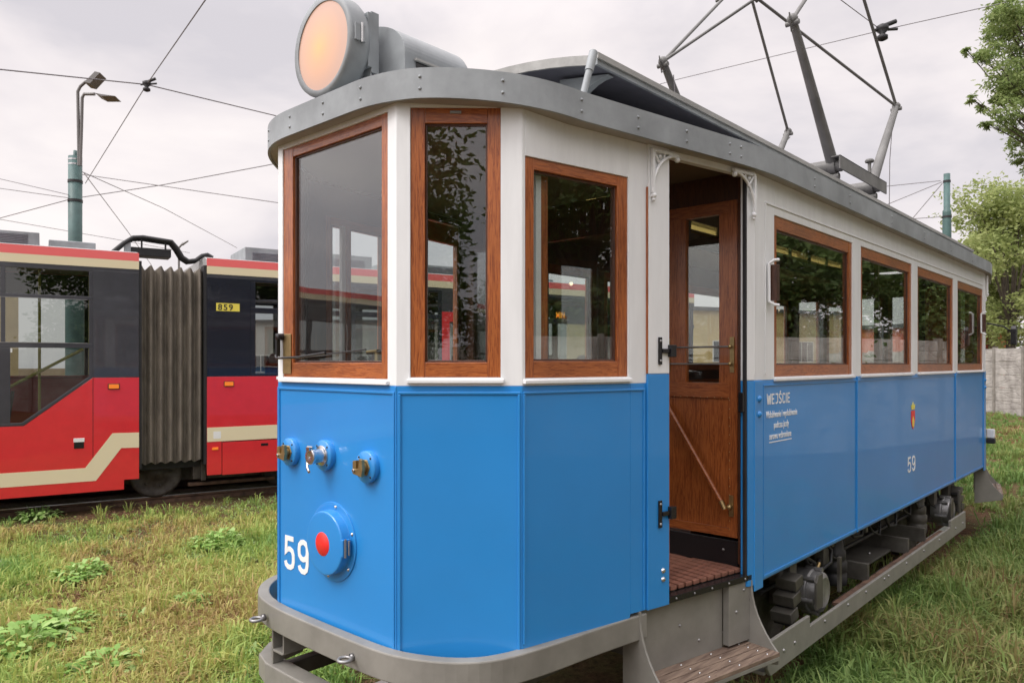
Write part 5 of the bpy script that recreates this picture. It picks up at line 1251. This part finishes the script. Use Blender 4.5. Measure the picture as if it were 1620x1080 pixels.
# ================================================================== trees
BARK = mat('tree_bark', (.075, .06, .045), .9, var=.4, vscale=6, stretch=(4, 4, 1), bump=.5, bscale=12)
LEAFL = leafmat('light_spring_foliage', [(0, (.19, .25, .08)), (.5, (.33, .39, .14)), (1, (.48, .52, .24))], .5)
LEAFD = leafmat('dark_summer_foliage', [(0, (.05, .09, .025)), (.5, (.10, .16, .045)), (1, (.20, .27, .09))], .4)
LEAFM = leafmat('acacia_foliage', [(0, (.13, .18, .06)), (.5, (.23, .31, .10)), (1, (.38, .44, .19))], .45)
def tree_meshes(seed, H, clumps, nleaf, lsize, lm, trunk_r=.16, base_h=None, asp=.45, droop=.3, limb=1.0, pw=2):
    rs = np.random.RandomState(seed); pos = []; tint = []
    tot = sum(c[3]**pw for c in clumps)
    mb = MB(); mb.m(BARK); th = base_h or H*.35
    mb.tube([(0, 0, -.1), (.02, .01, th*.5), (0, .03, th)], [trunk_r*1.25, trunk_r, trunk_r*.8], 10)
    for (cx, cy, cz_, cr_) in clumps:
        mid = (cx*.45+.1*rs.randn(), cy*.45+.1*rs.randn(), th+(cz_-th)*.5)
        mb.tube([(0, .03, th*.92), mid, (cx, cy, cz_)], [trunk_r*.55*limb, trunk_r*.32*limb, .02*limb], 7)
        for k in range(4):
            d = rs.randn(3); d /= np.linalg.norm(d); mb.tube([(cx*.8+mid[0]*.2, cy*.8+mid[1]*.2, cz_*.8+mid[2]*.2), (cx+d[0]*cr_*.85, cy+d[1]*cr_*.85, cz_+d[2]*cr_*.7)], [.022*limb, .006*limb], 5)
        m_ = int(nleaf*cr_**pw/tot); ns = max(4, int(m_/40)); d = rs.randn(ns, 3); d /= np.linalg.norm(d, axis=1)[:, None]
        sub = np.array([cx, cy, cz_])+d*cr_*(.35+.65*rs.rand(ns, 1)**.5)*np.array([1, 1, .8]); idx = rs.randint(0, ns, m_)
        pp = sub[idx]+rs.randn(m_, 3)*cr_*.16*np.array([1, 1, .8]); pos.append(pp); tt_ = rs.rand(ns); tint.append(np.clip(tt_[idx]*.6+rs.rand(m_)*.4, 0, 1))
    pos = np.concatenate(pos); tint = np.concatenate(tint)
    v, l, s_, t_ = leafcloud(len(pos), pos, lsize, seed+1, droop, asp)
    return mb, np_mesh('crown', v, l, s_, t_, [lm], False, np.repeat(tint, 4))
def place_tree(name, mb, crown, loc, rz, sc_, label, group=None, cache={}):
    root = empty(name, loc, rz); root.scale = (sc_,)*3; tag(root, label, 'tree', group)
    key = id(mb)
    if key not in cache: cache[key] = mb.build('trunk', root)
    else: c = cache[key].copy(); col.objects.link(c); c.parent = root
    o = bpy.data.objects.new('crown', crown); col.objects.link(o); o.parent = root
    return root
def rclumps(seed, H, n, spread, r, lo=.35):
    rs = np.random.RandomState(seed); out = []
    for k in range(n):
        a = rs.rand()*6.28; z = H*(lo+(1-lo)*rs.rand()); w_ = spread*math.sin(math.pi*min(1, max(.08, (z/H-lo*.8)/(1-lo*.8)*.92)))**.7*rs.rand()**.5
        out.append((w_*math.cos(a), w_*math.sin(a), z-r*.5, r*(.7+.6*rs.rand())))
    return out
tA = tree_meshes(1, 8, rclumps(1, 8, 22, 2.5, .95), 17000, .15, LEAFL, limb=.6)
tB = tree_meshes(2, 11, rclumps(2, 11, 20, 3.0, 1.5, .25)+[(1.8*math.cos(a_), 1.8*math.sin(a_), 2.6+(a_ % 1), 1.35) for a_ in (0, .9, 1.8, 2.7, 3.6, 4.5, 5.4)], 38000, .20, LEAFD, .25)
tC = tree_meshes(3, 6, rclumps(3, 6, 16, 2.1, .8, .2), 12000, .14, LEAFL, limb=.6)
def gpos(px_, d): p = at(px_, 574, d); return (p.x, p.y, GZ)
place_tree('deciduous_tree', *tA, gpos(1600, 36), .3, 1.38, 'light green tree beyond the fence at the right edge', 'trees beyond the fence')
place_tree('deciduous_tree', *tC, gpos(1552, 40), 1.3, 1.5, 'low light green tree beyond the fence next to the rear of the blue tram', 'trees beyond the fence')
place_tree('deciduous_tree', *tA, gpos(1690, 38), 2.3, 1.3, 'light green tree beyond the fence, outermost to the right', 'trees beyond the fence')
place_tree('deciduous_tree', *tC, gpos(1570, 47), 3.9, 1.9, 'pale tree standing behind the light green trees', 'trees beyond the fence')
# dark trees mirrored in the tram's windows
for k, (x, y, r_, s_) in enumerate([(23, -2.5, 0, .75), (18.5, -4.5, 1, .85), (16.5, -8.5, 2, .95), (11, -12, 3, 1.0), (5, -15, 4, 1.05), (-1.5, -15.5, 5, 1.1), (-9.3, -9.6, .7, .55), (-12.6, -5.5, 2.6, 1.15)]):
    place_tree('shade_tree', *tB, (x, y, GZ), r_, s_, ['dark tree reflected nearest the tram rear', 'dark tree reflected in the third saloon window', 'dark tree reflected in the second saloon window', 'dark tree reflected in the first saloon window', 'dark tree reflected in the door glass', 'dark tree behind the fence to the right of the viewer', 'dark tree reflected at the right of the corner window', 'tall dark tree reflected at the left of the corner window'][k], 'dark trees along the yard fence')
# near tree whose branches hang in at the top right
d = 12.5; c = at(1760, 574, d); rs = np.random.RandomState(8)
cl_ = []
def loc(px_, py_, dd=0):
    p = at(px_, py_, d+dd); return (p.x-c.x, p.y-c.y, p.z-GZ)
for px_, py_, r_ in [(1598, 50, .42), (1640, 20, .6), (1590, 120, .32), (1566, 85, .22), (1597, 170, .30), (1617, 225, .28), (1578, 50, .28), (1605, 95, .38), (1588, 150, .22), (1612, 195, .25), (1595, 20, .3), (1606, 140, .3), (1615, 120, .33), (1655, 150, .5), (1690, 60, .8), (1700, 200, .6), (1640, 262, .22), (1555, 88, .10), (1575, 160, .12), (1580, 15, .22), (1740, 0, 1.1), (1760, 140, .9), (1820, 60, 1.0), (1530, 80, .07), (1535, 155, .07), (1548, 170, .08), (1560, 195, .10), (1612, 250, .12)]:
    x, y, z = loc(px_, py_, rs.randn()*.3); cl_.append((x, y, z, r_))
tD = tree_meshes(9, 8, cl_, 34000, .070, LEAFM, .18, 4.5, .36, .45, .3, 1.35)
place_tree('locust_tree', *tD, (c.x, c.y, GZ), 0, 1, 'feathery leaved tree whose branches hang in at the top right')
